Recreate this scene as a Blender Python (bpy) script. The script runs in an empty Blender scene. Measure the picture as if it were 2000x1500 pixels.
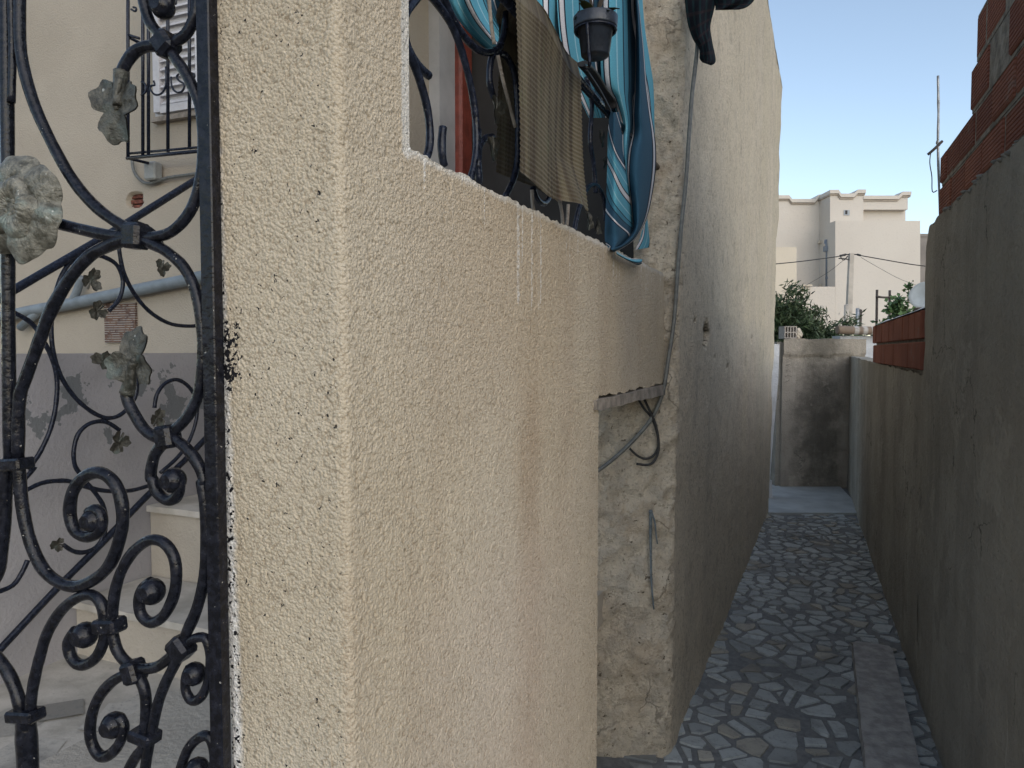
import bpy, math, random
from mathutils import Vector as V, noise
R = random.Random(7)
S = bpy.context.scene
COL = S.collection
# ------------------------------------------------------------------ camera
F_PX = 1400.0
PITCH = math.atan(65/1400)
CAM = V((0, 0, 1.5))
FW = V((0, math.cos(PITCH), -math.sin(PITCH)))
UP = V((0, math.sin(PITCH), math.cos(PITCH)))
RT = V((1, 0, 0))
cd = bpy.data.cameras.new('camera'); cam = bpy.data.objects.new('camera', cd); COL.objects.link(cam)
cam.location = CAM; cam.rotation_euler = (math.pi/2-PITCH, 0, 0)
cd.sensor_width = 36; cd.lens = 36*F_PX/2000; cd.clip_end = 2000; cd.clip_start = 0.02
S.camera = cam

def ray(px, py): return FW + RT*((px-1000)/F_PX) + UP*((750-py)/F_PX)
def on_z(px, py, z=0.0):
    d = ray(px, py); return CAM + d*((z-CAM.z)/d.z)
class Plane:
    """A real upright plane through p along the horizontal direction d."""
    def __init__(s, p, d):
        s.p = V((p[0], p[1], 0)); s.d = V((d[0], d[1], 0)).normalized(); s.n = V((s.d.y, -s.d.x, 0))
    def hit(s, px, py, off=0.0):
        d = ray(px, py); return CAM + d*((s.n.dot(s.p-CAM)+off)/s.n.dot(d))
    def s(s_, px, py=685): return s_.d.dot(s_.hit(px, py)-s_.p)
    def at(s_, s, z, off=0.0):
        q = s_.p + s_.d*s + s_.n*off; return V((q.x, q.y, z))

# ------------------------------------------------------------------ mesh helpers
class MB:
    def __init__(s): s.v = []; s.f = []; s.sm = []; s.att = {}
    def add(s, vs, fs, smooth=False):
        b = len(s.v); s.v += [V(q) for q in vs]; s.f += [tuple(i+b for i in f) for f in fs]; s.sm += [smooth]*len(fs)
        return b
    def box(s, c, x, y, z):
        c, x, y, z = V(c), V(x), V(y), V(z)
        vs = [c+x*a+y*b+z*d for d in (-1, 1) for b in (-1, 1) for a in (-1, 1)]
        s.add(vs, [(0, 2, 3, 1), (4, 5, 7, 6), (0, 1, 5, 4), (2, 6, 7, 3), (0, 4, 6, 2), (1, 3, 7, 5)])
    def abox(s, a, b):
        a, b = V(a), V(b); s.box((a+b)/2, ((b.x-a.x)/2, 0, 0), (0, (b.y-a.y)/2, 0), (0, 0, (b.z-a.z)/2))
    def pbox(s, pl, s0, s1, z0, z1, o0, o1):
        c = pl.at((s0+s1)/2, (z0+z1)/2, (o0+o1)/2)
        s.box(c, pl.d*((s1-s0)/2), pl.n*((o1-o0)/2), (0, 0, (z1-z0)/2))
    def bbox(s, c, x, y, z, r, tone=None):
        """box with chamfered edges: rounded by three nested shells"""
        c, x, y, z = V(c), V(x), V(y), V(z); L = [x.length, y.length, z.length]; u = [x.normalized(), y.normalized(), z.normalized()]
        vs = []; 
        for k in (-1, 1):
            for j in (-1, 1):
                for i in (-1, 1):
                    for a in range(3):
                        q = c.copy()
                        for b, sg in enumerate((i, j, k)):
                            q += u[b]*sg*(L[b] if a == b else L[b]-r)
                        vs.append(q)
        I = lambda i, j, k, a: ((k*2+j)*2+i)*3+a
        fs = [(I(1,0,0,0), I(1,1,0,0), I(1,1,1,0), I(1,0,1,0)), (I(0,0,0,0), I(0,0,1,0), I(0,1,1,0), I(0,1,0,0)),
              (I(0,1,0,1), I(0,1,1,1), I(1,1,1,1), I(1,1,0,1)), (I(0,0,0,1), I(1,0,0,1), I(1,0,1,1), I(0,0,1,1)),
              (I(0,0,1,2), I(1,0,1,2), I(1,1,1,2), I(0,1,1,2)), (I(0,0,0,2), I(0,1,0,2), I(1,1,0,2), I(1,0,0,2))]
        for a, b, cc in ((0, 1, 2), (1, 2, 0), (0, 2, 1)):
            for i in (0, 1):
                for j in (0, 1):
                    def id_(k, ax):
                        t = [0, 0, 0]; t[a] = i; t[b] = j; t[cc] = k; return I(t[0], t[1], t[2], ax)
                    fs.append((id_(0, a), id_(1, a), id_(1, b), id_(0, b)))
        for k in (0, 1):
            for j in (0, 1):
                for i in (0, 1): fs.append((I(i,j,k,0), I(i,j,k,1), I(i,j,k,2)))
        if tone is not None: s.att.setdefault('tone', []).extend([tone]*24)
        s.add(vs, fs, False)
    def prism(s, pl, pts, o0, o1):
        """outline (s,z) on an upright plane extruded between two offsets"""
        n = len(pts); vs = [pl.at(a, b, o0) for a, b in pts]+[pl.at(a, b, o1) for a, b in pts]
        s.add(vs, [tuple(range(n)), tuple(range(2*n-1, n-1, -1))]+[(i, (i+1) % n, n+(i+1) % n, n+i) for i in range(n)])
    def grid(s, rows, smooth=True, close=False):
        nr, nc = len(rows), len(rows[0]); vs = [q for r in rows for q in r]
        fs = [(i*nc+j, i*nc+(j+1) % nc, (i+1)*nc+(j+1) % nc, (i+1)*nc+j) for i in range(nr-1) for j in range(nc if close else nc-1)]
        return s.add(vs, fs, smooth)
    def tube(s, pts, r, seg=10, sq=1.0, cap=True, taper=None, sub=4, up=None, jit=0.0):
        p = catmull([V(q) for q in pts], sub) if sub > 1 and len(pts) > 2 else [V(q) for q in pts]
        n = len(p); rows = []; t0 = None; nn = None
        for i in range(n):
            t = (p[min(i+1, n-1)]-p[max(i-1, 0)]).normalized()
            if up is not None:
                nn = (V(up)-t*V(up).dot(t)).normalized()
            elif nn is None:
                a = V((0, 0, 1)) if abs(t.z) < .9 else V((1, 0, 0)); nn = (a-t*a.dot(t)).normalized()
            else:
                nn = (nn-t*nn.dot(t)).normalized()
            b = t.cross(nn); rr = r if not callable(r) else r(i/(n-1))
            if jit: rr *= 1+jit*noise.noise(p[i]*40)
            if taper: rr *= taper[0]+(taper[1]-taper[0])*i/(n-1)
            rows.append([p[i]+nn*math.cos(2*math.pi*k/seg)*rr*sq+b*math.sin(2*math.pi*k/seg)*rr for k in range(seg)])
        b0 = s.grid(rows, True, True)
        if cap:
            s.f.append(tuple(b0+k for k in range(seg))[::-1]); s.sm.append(False)
            e = b0+(n-1)*seg; s.f.append(tuple(e+k for k in range(seg))); s.sm.append(False)
    def sphere(s, c, r, a=(1, 0, 0), b=(0, 1, 0), d=(0, 0, 1), nu=12, nv=8, sc=(1, 1, 1)):
        c, a, b, d = V(c), V(a), V(b), V(d); rows = []
        for i in range(nv+1):
            th = math.pi*i/nv
            rows.append([c+a*(math.sin(th)*math.cos(2*math.pi*k/nu)*r*sc[0])+b*(math.sin(th)*math.sin(2*math.pi*k/nu)*r*sc[1])+d*(math.cos(th)*r*sc[2]) for k in range(nu)])
        s.grid(rows, True, True)
    def lathe(s, c, prof, seg=28, ax=(0, 0, 1)):
        ax = V(ax).normalized(); a = V((1, 0, 0)) if abs(ax.x) < .9 else V((0, 1, 0)); a = (a-ax*a.dot(ax)).normalized(); b = ax.cross(a); c = V(c)
        s.grid([[c+ax*h+(a*math.cos(2*math.pi*k/seg)+b*math.sin(2*math.pi*k/seg))*rr for k in range(seg)] for rr, h in prof], True, True)

def catmull(p, sub):
    out = []; n = len(p)
    for i in range(n-1):
        a, b, c, d = p[max(i-1, 0)], p[i], p[i+1], p[min(i+2, n-1)]
        for k in range(sub):
            t = k/sub
            out.append(0.5*((2*b)+(c-a)*t+(2*a-5*b+4*c-d)*t*t+(3*b-a-3*c+d)*t*t*t))
    out.append(p[-1]); return out

BASE = {}
def finish(name, mb, mat, base):
    me = bpy.data.meshes.new(name)
    me.from_pydata([tuple(q-base) for q in mb.v], [], mb.f)
    me.polygons.foreach_set('use_smooth', mb.sm)
    for k, vals in mb.att.items():
        if len(vals) == len(mb.v):
            if isinstance(vals[0], (tuple, list)):
                at = me.color_attributes.new(k, 'FLOAT_COLOR', 'POINT'); at.data.foreach_set('color', [x for c in vals for x in (*c, 1)])
            else:
                at = me.attributes.new(k, 'FLOAT', 'POINT'); at.data.foreach_set('value', vals)
    me.materials.append(mat); me.update()
    o = bpy.data.objects.new(name, me); COL.objects.link(o); return o
def tag(o, label=None, cat=None, group=None, kind=None):
    if label: o['label'] = label
    if cat: o['category'] = cat
    if group: o['group'] = group
    if kind: o['kind'] = kind
    return o
def thing(name, base, label, cat, group=None):
    o = bpy.data.objects.new(name, None); COL.objects.link(o); o.location = base; o.empty_display_size = .1
    BASE[o.name] = V(base); return tag(o, label, cat, group)
def part(name, mb, mat, parent, label=None):
    b = BASE[parent.name]; o = finish(name, mb, mat, b); o.parent = parent; BASE[o.name] = b
    if label: o['label'] = label
    return o
def solo(name, mb, mat, base, label, cat, group=None):
    o = finish(name, mb, mat, V(base)); o.location = base; BASE[o.name] = V(base); return tag(o, label, cat, group)
def struct(name, mb, mat):
    o = finish(name, mb, mat, V((0, 0, 0))); o['kind'] = 'structure'; return o

# ------------------------------------------------------------------ node helpers
class NT:
    def __init__(s, name):
        s.m = bpy.data.materials.new(name); s.m.use_nodes = True; s.t = s.m.node_tree; s.t.nodes.clear()
        s.out = s.t.nodes.new('ShaderNodeOutputMaterial'); s.b = s.t.nodes.new('ShaderNodeBsdfPrincipled')
        s.t.links.new(s.b.outputs[0], s.out.inputs[0])
        s.geo = s.t.nodes.new('ShaderNodeNewGeometry'); s.pos = s.geo.outputs['Position']
    def put(s, sock, v):
        if hasattr(v, 'is_output'): s.t.links.new(v, sock)
        elif isinstance(v, (tuple, list)) and len(sock.default_value) == 4 and len(v) == 3: sock.default_value = (*v, 1)
        else: sock.default_value = v
    def n(s, typ, ins=None, out=0, **props):
        x = s.t.nodes.new('ShaderNode'+typ)
        for k, v in props.items(): setattr(x, k, v)
        for k, v in (ins or {}).items(): s.put(x.inputs[k], v)
        return x.outputs[out]
    def m_(s, op, a, b=0.0, c=0.0, clamp=False): return s.n('Math', {0: a, 1: b, 2: c}, operation=op, use_clamp=clamp)
    def noise(s, scale, detail=4, rough=.55, vec=None, dist=0.0, out=0): return s.n('TexNoise', {'Vector': vec or s.pos, 'Scale': scale, 'Detail': detail, 'Roughness': rough, 'Distortion': dist}, out)
    def vor(s, scale, vec=None, feature='F1', out=0, **k): return s.n('TexVoronoi', {'Vector': vec or s.pos, 'Scale': scale, **k}, out, feature=feature)
    def mr(s, v, a, b, c=0.0, d=1.0, smooth=True): return s.n('MapRange', {0: v, 1: a, 2: b, 3: c, 4: d}, interpolation_type='SMOOTHSTEP' if smooth else 'LINEAR')
    def mix(s, f, a, b, mode='MIX'):
        x = s.t.nodes.new('ShaderNodeMix'); x.data_type = 'RGBA'; x.blend_type = mode
        s.put(x.inputs[0], f); s.put(x.inputs[6], a); s.put(x.inputs[7], b); return x.outputs[2]
    def dot(s, d, c=0.0):
        q = s.n('VectorMath', {0: s.pos, 1: tuple(d)}, 'Value', operation='DOT_PRODUCT') ; return s.m_('ADD', q, c)
    def z(s): return s.n('SeparateXYZ', {0: s.pos}, 2)
    def vec(s, a, b, c): return s.n('CombineXYZ', {0: a, 1: b, 2: c})
    def bump(s, h, dist=.01, strength=1.0): s.put(s.b.inputs['Normal'], s.n('Bump', {'Height': h, 'Distance': dist, 'Strength': strength}))
    def col(s, c): s.put(s.b.inputs['Base Color'], c); return s
    def rough(s, r): s.put(s.b.inputs['Roughness'], r); return s
    def spec(s, r): s.put(s.b.inputs['Specular IOR Level'], r); return s
    def disp(s, h, scale, mid=.5):
        d = s.n('Displacement', {'Height': h, 'Midlevel': mid, 'Scale': scale}); s.t.links.new(d, s.out.inputs[2]); s.m.displacement_method = 'BOTH'

def simple(name, c, rough=.7, var=.25, sc=30, bump=.002, metal=0.0, spec=.5, bsc=None):
    t = NT(name); f = t.noise(sc, 5)
    c2 = tuple(x*(1-var) for x in c); c3 = tuple(min(1, x*(1+var)) for x in c)
    t.col(t.mix(t.mr(f, .3, .7), c2, c3)).rough(rough).spec(spec); t.b.inputs['Metallic'].default_value = metal
    if bump: t.bump(t.noise(bsc or sc*4, 4), bump)
    return t.m

# ------------------------------------------------------------------ layout of the place
SUN_EL, SUN_AZ = math.radians(27), V((0.38, -0.92, 0)).normalized()
Q1 = on_z(1316, 1480); F1 = on_z(1499, 1005)
FP = Plane(Q1, (1, -0.03))                       # rough end face of the house
WP = Plane(Q1, F1-Q1)                            # side of the house along the alley
PN = FP.hit(1297, 685)
NP = Plane(PN, (605, 1400))                      # balcony wall
cs = NP.s(672)                                   # corner position along the balcony wall
CORN = NP.at(cs, 0)
PF = Plane(CORN, (0.918, -0.397))                # end face of the pillar (s negative to the left)
SILL = NP.hit(1040, 408).z
RW0, RW1 = on_z(1842, 1500), on_z(1658, 963)
RP = Plane(RW0, RW1-RW0)                         # right wall, n points away from the alley on the right
GP = Plane(PF.hit(440, 700)-V((0.012, 0.01, 0)), (0.95, -0.31))   # gate
print('SILL', SILL, 'corner', CORN, 'PN', PN, 'Q1', Q1, 'F1', F1, 'RP', RW0, RW1)

# ------------------------------------------------------------------ materials
def stucco_parapet():
    t = NT('stucco')
    v = t.vor(240, Randomness=1.0); v2 = t.vor(135, feature='SMOOTH_F1', Smoothness=.5, Randomness=1.0)
    n1 = t.noise(260, 3, .6); n2 = t.noise(70, 3, .6)
    h = t.m_('ADD', t.m_('ADD', t.m_('MULTIPLY', t.m_('SUBTRACT', 1, v), .26), t.m_('MULTIPLY', t.m_('SUBTRACT', 1, v2), .24)), t.m_('ADD', t.m_('MULTIPLY', n1, .28), t.m_('MULTIPLY', n2, .40)))
    big = t.noise(2.2, 4); n3 = t.noise(330, 3, .6)
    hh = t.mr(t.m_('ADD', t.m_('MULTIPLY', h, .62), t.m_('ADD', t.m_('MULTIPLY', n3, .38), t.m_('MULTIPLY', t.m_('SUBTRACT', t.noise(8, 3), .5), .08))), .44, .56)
    c = t.mix(t.mr(big, .35, .7), (.53, .452, .34), (.46, .383, .278))
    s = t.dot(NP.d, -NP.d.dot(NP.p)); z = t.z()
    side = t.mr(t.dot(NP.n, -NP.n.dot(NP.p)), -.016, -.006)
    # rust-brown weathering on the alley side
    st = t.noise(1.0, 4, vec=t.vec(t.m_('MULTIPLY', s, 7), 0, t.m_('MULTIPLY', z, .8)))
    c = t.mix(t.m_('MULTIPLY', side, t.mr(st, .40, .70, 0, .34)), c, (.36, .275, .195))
    def stain(cs_, wd, z0, z1, amt, colr, c):
        a = t.mr(t.m_('ABSOLUTE', t.m_('SUBTRACT', t.m_('ADD', s, t.m_('MULTIPLY', t.noise(6, 3), .12)), cs_+.06)), 0, wd, 1, 0)
        b = t.m_('MULTIPLY', t.mr(z, z0, z0+.35), t.mr(z, z1-.25, z1, 1, 0))
        return t.mix(t.m_('MULTIPLY', t.m_('MULTIPLY', a, b), t.m_('MULTIPLY', side, amt)), c, colr)
    c = stain(NP.s(1035), .11, .35, 1.55, .6, (.35, .25, .16), c)
    c = stain(NP.s(960), .5, SILL-.55, SILL+.2, .36, (.36, .27, .19), c)
    c = stain(NP.s(1230), .25, 1.2, SILL+.2, .45, (.36, .33, .29), c)
    c = stain(NP.s(1000), .55, .2, 1.25, .35, (.56, .45, .37), c)
    c = t.mix(t.m_('MULTIPLY', t.mr(t.noise(.9, 3), .4, .65), .3), c, (.50, .46, .40))
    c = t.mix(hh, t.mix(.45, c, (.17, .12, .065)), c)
    c = t.mix(t.mr(t.noise(420, 2), .60, .74, 0, .45), c, (.72, .68, .60))
    # white paint runs under the sill
    cell = t.noise(1.0, 1, vec=t.vec(t.m_('MULTIPLY', s, 62), 3.1, 0)); ln = t.noise(1.0, 2, vec=t.vec(t.m_('MULTIPLY', s, 26), 9.7, 0))
    grp = t.noise(1.0, 1, vec=t.vec(t.m_('MULTIPLY', s, 8), 1.7, 0))
    lim = t.m_('SUBTRACT', SILL, t.mr(t.m_('MULTIPLY', ln, grp), .17, .42, .0, .20))
    dr = t.m_('MULTIPLY', t.mr(cell, .57, .62), t.mr(t.m_('SUBTRACT', z, lim), 0, .01))
    dr = t.m_('MULTIPLY', dr, t.m_('MULTIPLY', t.mr(s, NP.s(786), NP.s(792)), t.m_('MULTIPLY', side, t.mr(h, .54, .68, .12, .6))))
    c = t.mix(dr, c, (.74, .73, .71))
    lip = t.m_('MULTIPLY', t.mr(t.m_('ADD', z, t.m_('MULTIPLY', t.noise(30, 3), .022)), SILL-.004, SILL+.010), t.mr(s, NP.s(786), NP.s(792)))
    c = t.mix(t.m_('MULTIPLY', lip, .6), c, (.72, .71, .68))
    # whitewash along the gate post and black paint spatter beside it
    e = t.dot(PF.d, -PF.d.dot(PF.hit(412, 685)))
    front = t.m_('SUBTRACT', 1, side)
    wz = t.m_('ADD', e, t.m_('MULTIPLY', t.noise(70, 3), .012))
    zl = t.m_('MULTIPLY', t.m_('SUBTRACT', z, 1.5), -.0145)
    wz = t.m_('SUBTRACT', wz, zl)
    c = t.mix(t.m_('MULTIPLY', front, t.mr(wz, .026, .040, .8, 0)), c, (.80, .80, .79))
    pz = PF.hit(435, 695)
    reg = t.m_('MULTIPLY', t.mr(t.m_('SUBTRACT', e, zl), .040, .062, 1, 0), t.mr(t.m_('ABSOLUTE', t.m_('SUBTRACT', z, pz.z)), .01, .075, 1, 0))
    sp = t.m_('ADD', t.m_('MULTIPLY', t.noise(190, 3, .6), .6), t.m_('MULTIPLY', t.noise(80, 2), .4))
    c = t.mix(t.m_('MULTIPLY', front, t.mr(t.m_('ADD', sp, t.m_('MULTIPLY', reg, .15)), .62, .64)), c, (.012, .012, .015))
    reg2 = t.m_('MULTIPLY', t.mr(t.m_('SUBTRACT', e, zl), .024, .034, 1, 0), .2)
    c = t.mix(t.m_('MULTIPLY', front, t.mr(t.m_('ADD', t.noise(160, 2), reg2), .78, .80)), c, (.012, .012, .015))
    # a few black specks
    sv = t.vor(9, Randomness=1.0); 
    c = t.mix(t.m_('MULTIPLY', front, t.mr(sv, .022, .03, .85, 0)), c, (.03, .025, .02))
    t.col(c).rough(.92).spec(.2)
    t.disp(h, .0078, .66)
    return t.m
def house_wall():
    t = NT('weathered_render')
    z = t.z(); s = t.dot(WP.d, -WP.d.dot(WP.p))
    big = t.noise(1.6, 5); fine = t.noise(120, 4, .7); mid = t.noise(14, 5, .65)
    c = t.mix(t.mr(big, .3, .72), (.62, .54, .425), (.70, .61, .485))
    # slightly yellower upright bands towards the far end
    band = t.noise(1.0, 3, vec=t.vec(t.m_('MULTIPLY', s, 2.6), 0, t.m_('MULTIPLY', z, .12)))
    up = t.m_('MULTIPLY', t.mr(s, .5, 2.2), t.mr(band, .35, .6))
    c = t.mix(t.m_('MULTIPLY', up, .8), c, (.64, .56, .425))
    fr0 = t.mr(s, .05, -.02)
    # grey soot streaks, strongest low down
    k = t.noise(1.0, 5, .6, vec=t.vec(t.m_('MULTIPLY', s, 4.5), 4, t.m_('MULTIPLY', z, .35)))
    low = .55
    onside = t.mr(s, .05, .4)
    c = t.mix(t.m_('MULTIPLY', t.m_('MULTIPLY', onside, low), t.mr(k, .36, .66, .0, .4)), c, (.44, .39, .32))
    c = t.mix(t.mr(t.noise(9, 6, .7), .52, .66, 0, .4), c, (.31, .27, .22)); c = t.mix(t.mr(t.noise(55, 5, .75), .50, .64, 0, .55), c, (.24, .20, .15))
    c = t.mix(t.m_('MULTIPLY', fr0, t.mr(t.noise(5, 5, .65), .52, .62, 0, .38)), c, (.45, .345, .235)); c = t.mix(t.mr(fine, .52, .72, 0, .45), c, (.25, .205, .15))
    c = t.mix(t.mr(fine, .42, .3, 0, .35), c, (.66, .60, .50))
    fr = t.mr(s, .05, -.02); c = t.mix(t.m_('MULTIPLY', fr, t.mr(mid, .45, .65, .1, .5)), c, (.34, .31, .27))
    cr = t.vor(3.2, vec=t.n('VectorMath', {0: t.pos, 1: t.n('VectorMath', {0: t.noise(7, 4, out=1), 3: .16}, 0, operation='SCALE')}, 0, operation='ADD'), feature='DISTANCE_TO_EDGE')
    crk = t.m_('MULTIPLY', t.m_('MULTIPLY', t.mr(cr, .004, .016, 1, 0), fr), t.mr(t.noise(4, 2), .5, .6)); c = t.mix(t.m_('MULTIPLY', crk, .5), c, (.06, .05, .04))
    # pits that show the brown coat below
    pit = t.m_('MULTIPLY', t.mr(t.noise(48, 3, .6), .66, .70), t.mr(s, .3, .1))
    c = t.mix(t.m_('MULTIPLY', pit, .8), c, (.12, .09, .06))
    t.col(c).rough(.93).spec(.2)
    t.bump(t.m_('ADD', t.m_('MULTIPLY', fine, .5), t.m_('ADD', t.m_('MULTIPLY', mid, .6), t.m_('MULTIPLY', pit, -.5))), .030, 1.0)
    return t.m
def concrete(name, a, b, dark, pl, sc=3.0, amt=.6, moss=None):
    t = NT(name); z = t.z(); s = t.dot(pl.d, -pl.d.dot(pl.p))
    big = t.noise(1.7, 6, .62); c = t.mix(t.mr(big, .3, .7), a, b)
    k = t.noise(1.0, 6, .65, vec=t.vec(t.m_('MULTIPLY', s, sc), 2, t.m_('MULTIPLY', z, .55)))
    c = t.mix(t.mr(k, .40, .68, 0, amt), c, dark)
    k2 = t.noise(1.0, 4, .6, vec=t.vec(t.m_('MULTIPLY', s, 22), 7, t.m_('MULTIPLY', z, 1.3)))
    c = t.mix(t.mr(k2, .62, .74, 0, .4), c, tuple(x*1.6 for x in b))
    if moss: c = t.mix(t.mr(t.m_('ADD', t.noise(5, 5, .7), t.mr(t.m_('ABSOLUTE', t.m_('SUBTRACT', s, moss[0])), 0, moss[1], .42, 0)), .55, .98, 0, .7), c, (.07, .066, .056))
    wv = t.n('VectorMath', {0: t.pos, 1: t.n('VectorMath', {0: t.noise(4, 5, .6, out=1), 3: .35}, 0, operation='SCALE')}, 0, operation='ADD')
    cr = t.m_('MULTIPLY', t.mr(t.vor(1.7, vec=wv, feature='DISTANCE_TO_EDGE'), .002, .008, 1, 0), t.mr(t.noise(2.3, 3), .50, .58)); c = t.mix(t.m_('MULTIPLY', cr, .8), c, tuple(x*.3 for x in a))
    pt = t.noise(2.6, 6, .68); c = t.mix(t.mr(pt, .585, .62, 0, .25), c, tuple(x*1.35 for x in b)); c = t.mix(t.mr(pt, .40, .35, 0, .3), c, tuple(x*.7 for x in dark))
    fine = t.noise(60, 5, .7); c = t.mix(t.mr(fine, .5, .75, 0, .45), c, tuple(x*.5 for x in a))
    c = t.mix(t.mr(t.noise(35, 4, .7), .70, .74, 0, .8), c, tuple(x*.3 for x in a))
    t.col(c).rough(.95).spec(.15); t.bump(t.m_('ADD', fine, t.m_('MULTIPLY', t.noise(13, 4), 1.2)), .012, .9)
    return t.m
def brick_mat(name='red_brick', groove=1.0, vertical=None):
    t = NT(name); v = t.noise(5, 4); f = t.noise(70, 4)
    c = t.mix(t.mr(v, .3, .7), (.215, .078, .054), (.31, .122, .08)); c = t.mix(t.mr(f, .55, .75, 0, .5), c, (.16, .06, .045))
    c = t.mix(t.n('Attribute', None, 'Fac', attribute_name='tone'), c, (.16, .06, .045)); c = t.mix(t.mr(t.noise(9, 5, .7), .58, .70, 0, .5), c, (.21, .19, .165))
    co = t.z() if vertical is None else t.dot(vertical)
    w = t.m_('SINE', t.m_('MULTIPLY', co, 2*math.pi/.0125))
    t.col(c).rough(.9).spec(.2); t.bump(t.m_('ADD', t.m_('MULTIPLY', w, .35*groove), t.m_('MULTIPLY', f, .3)), .006)
    return t.m
def iron(name, chips=.5, base=(.0055, .006, .009)):
    t = NT(name); f = t.noise(90, 3); g = t.noise(230, 3)
    c = t.mix(t.mr(f, .35, .7), base, tuple(x*2.6 for x in base))
    ch = t.mr(t.noise(130, 4, .7), .695, .71, 0, chips); c = t.mix(ch, c, (.50, .47, .42))
    ru = t.mr(t.noise(38, 4, .7), .71, .75, 0, .8*chips); c = t.mix(ru, c, (.13, .055, .02))
    t.col(c).rough(t.mr(f, .3, .7, .13, .28)).spec(.28); t.bump(t.m_('ADD', t.m_('MULTIPLY', f, .6), t.m_('MULTIPLY', g, .2)), .0022)
    return t.m
def bronze(nm='tarnished_metal', g_=1.0):
    t = NT(nm); f = t.noise(60, 5, .65); g = t.noise(24, 3)
    c = t.mix(t.mr(f, .35, .65), tuple(x*g_ for x in (.040, .038, .030)), tuple(x*g_ for x in (.115, .110, .092))); c = t.mix(t.mr(g, .52, .68, 0, .7), c, tuple(x*g_ for x in (.098, .120, .108)))
    c = t.mix(t.mr(t.noise(100, 3), .70, .73, 0, .7), c, (.5, .5, .45)); t.b.inputs['Metallic'].default_value = .35
    t.col(c).rough(t.mr(f, .3, .7, .33, .6)); t.bump(f, .006); return t.m
def pale_wall(name, a, b, sc=1.5, bump=.006, bsc=90, patches=None, fade=None):
    t = NT(name); big = t.noise(sc, 5); f = t.noise(bsc, 4, .65)
    c = t.mix(t.mr(big, .3, .7), a, b); c = t.mix(t.mr(f, .55, .75, 0, .3), c, tuple(x*.6 for x in a))
    if fade: c = t.mix(t.mr(t.m_('ADD', t.z(), t.m_('MULTIPLY', t.noise(3, 5), .5)), fade[0]+.2, fade[1]+.3, .8, 0), c, fade[2])
    if patches:
        z = t.z(); p = t.noise(7, 5, .6)
        m = t.m_('MULTIPLY', t.mr(t.m_('ABSOLUTE', t.m_('SUBTRACT', z, patches[0])), 0, patches[1], .22, 0), 1)
        c = t.mix(t.mr(t.m_('ADD', p, m), .735, .75), c, patches[2])
    t.col(c).rough(.9).spec(.25); t.bump(f, bump); return t.m
def stripe_mat():
    t = NT('striped_cotton'); a = t.n('Attribute', None, 'Fac', attribute_name='stripe')
    fr = t.m_('FRACT', a); x = t.t.nodes.new('ShaderNodeValToRGB'); t.put(x.inputs[0], fr); cr = x.color_ramp; cr.interpolation = 'CONSTANT'
    T, K, W, L, P, M = (.028, .085, .14), (.008, .016, .03), (.68, .66, .68), (.115, .38, .50), (.36, .60, .68), (.06, .22, .31)
    st = [(0, T), (.30, K), (.32, W), (.345, K), (.365, M), (.40, L), (.475, P), (.485, L), (.56, K), (.575, W), (.625, K), (.64, L), (.715, P), (.728, L), (.79, K), (.802, M), (.85, K), (.862, T), (.93, W), (.95, K), (.965, T)]
    while len(cr.elements) < len(st): cr.elements.new(.5)
    for e, (p, c) in zip(cr.elements, st): e.position = p; e.color = (*c, 1)
    w = t.noise(500, 2); t.col(t.mix(t.mr(w, .3, .7, 0, .25), x.outputs[0], (.02, .05, .08))).rough(.85).spec(.2)
    t.bump(t.noise(260, 3), .0015); return t.m
def mat_mat():
    t = NT('woven_plastic_mat'); a = t.n('Attribute', None, 'Fac', attribute_name='band'); z = t.z()
    k = t.noise(1.0, 4, .7, vec=t.vec(t.m_('MULTIPLY', a, 9), 0, t.m_('MULTIPLY', z, 1.0)))
    c = t.mix(t.mr(k, .40, .58), (.062, .046, .030), (.145, .122, .080))
    k2 = t.noise(1.0, 5, .7, vec=t.vec(t.m_('MULTIPLY', a, 16), 5, t.m_('MULTIPLY', z, 6)))
    c = t.mix(t.mr(k2, .55, .66, 0, .6), c, (.125, .135, .075)); c = t.mix(t.mr(k2, .42, .32, 0, .7), c, (.10, .055, .035))
    k3 = t.noise(1.0, 5, .75, vec=t.vec(t.m_('MULTIPLY', a, 26), 8, t.m_('MULTIPLY', z, 9)))
    c = t.mix(t.mr(k3, .62, .72, 0, .55), c, (.27, .275, .22))
    t.col(c).rough(.75).spec(.3); t.bump(t.noise(300, 2), .001); return t.m
def paving_mat():
    t = NT('broken_tile'); a = t.n('Attribute', None, 'Color', attribute_name='tint'); n = t.noise(26, 5, .7)
    c = t.mix(t.mr(n, .45, .75, 0, .6), a, (.16, .165, .165)); c = t.mix(t.mr(t.noise(90, 3), .62, .72, 0, .5), c, (.10, .10, .10))
    c = t.mix(t.mr(t.noise(2.2, 4), .5, .68, 0, .55), c, (.115, .112, .105))
    t.col(c).rough(.75).spec(.3); t.bump(n, .003); return t.m
def grout_mat():
    t = NT('alley_mortar'); n = t.noise(30, 5, .7); c = t.mix(t.mr(n, .3, .7), (.15, .157, .162), (.225, .23, .232))
    c = t.mix(t.mr(t.noise(3, 5, .7), .5, .65, 0, .7), c, (.25, .245, .23)); t.col(c).rough(.9).spec(.2); t.bump(n, .006); return t.m
def leaf_mat(name):
    t = NT(name); a = t.n('Attribute', None, 'Color', attribute_name='tint'); t.col(a).rough(.6).spec(.3)
    t.put(t.b.inputs['Subsurface Weight'], 0.0); return t.m

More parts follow.
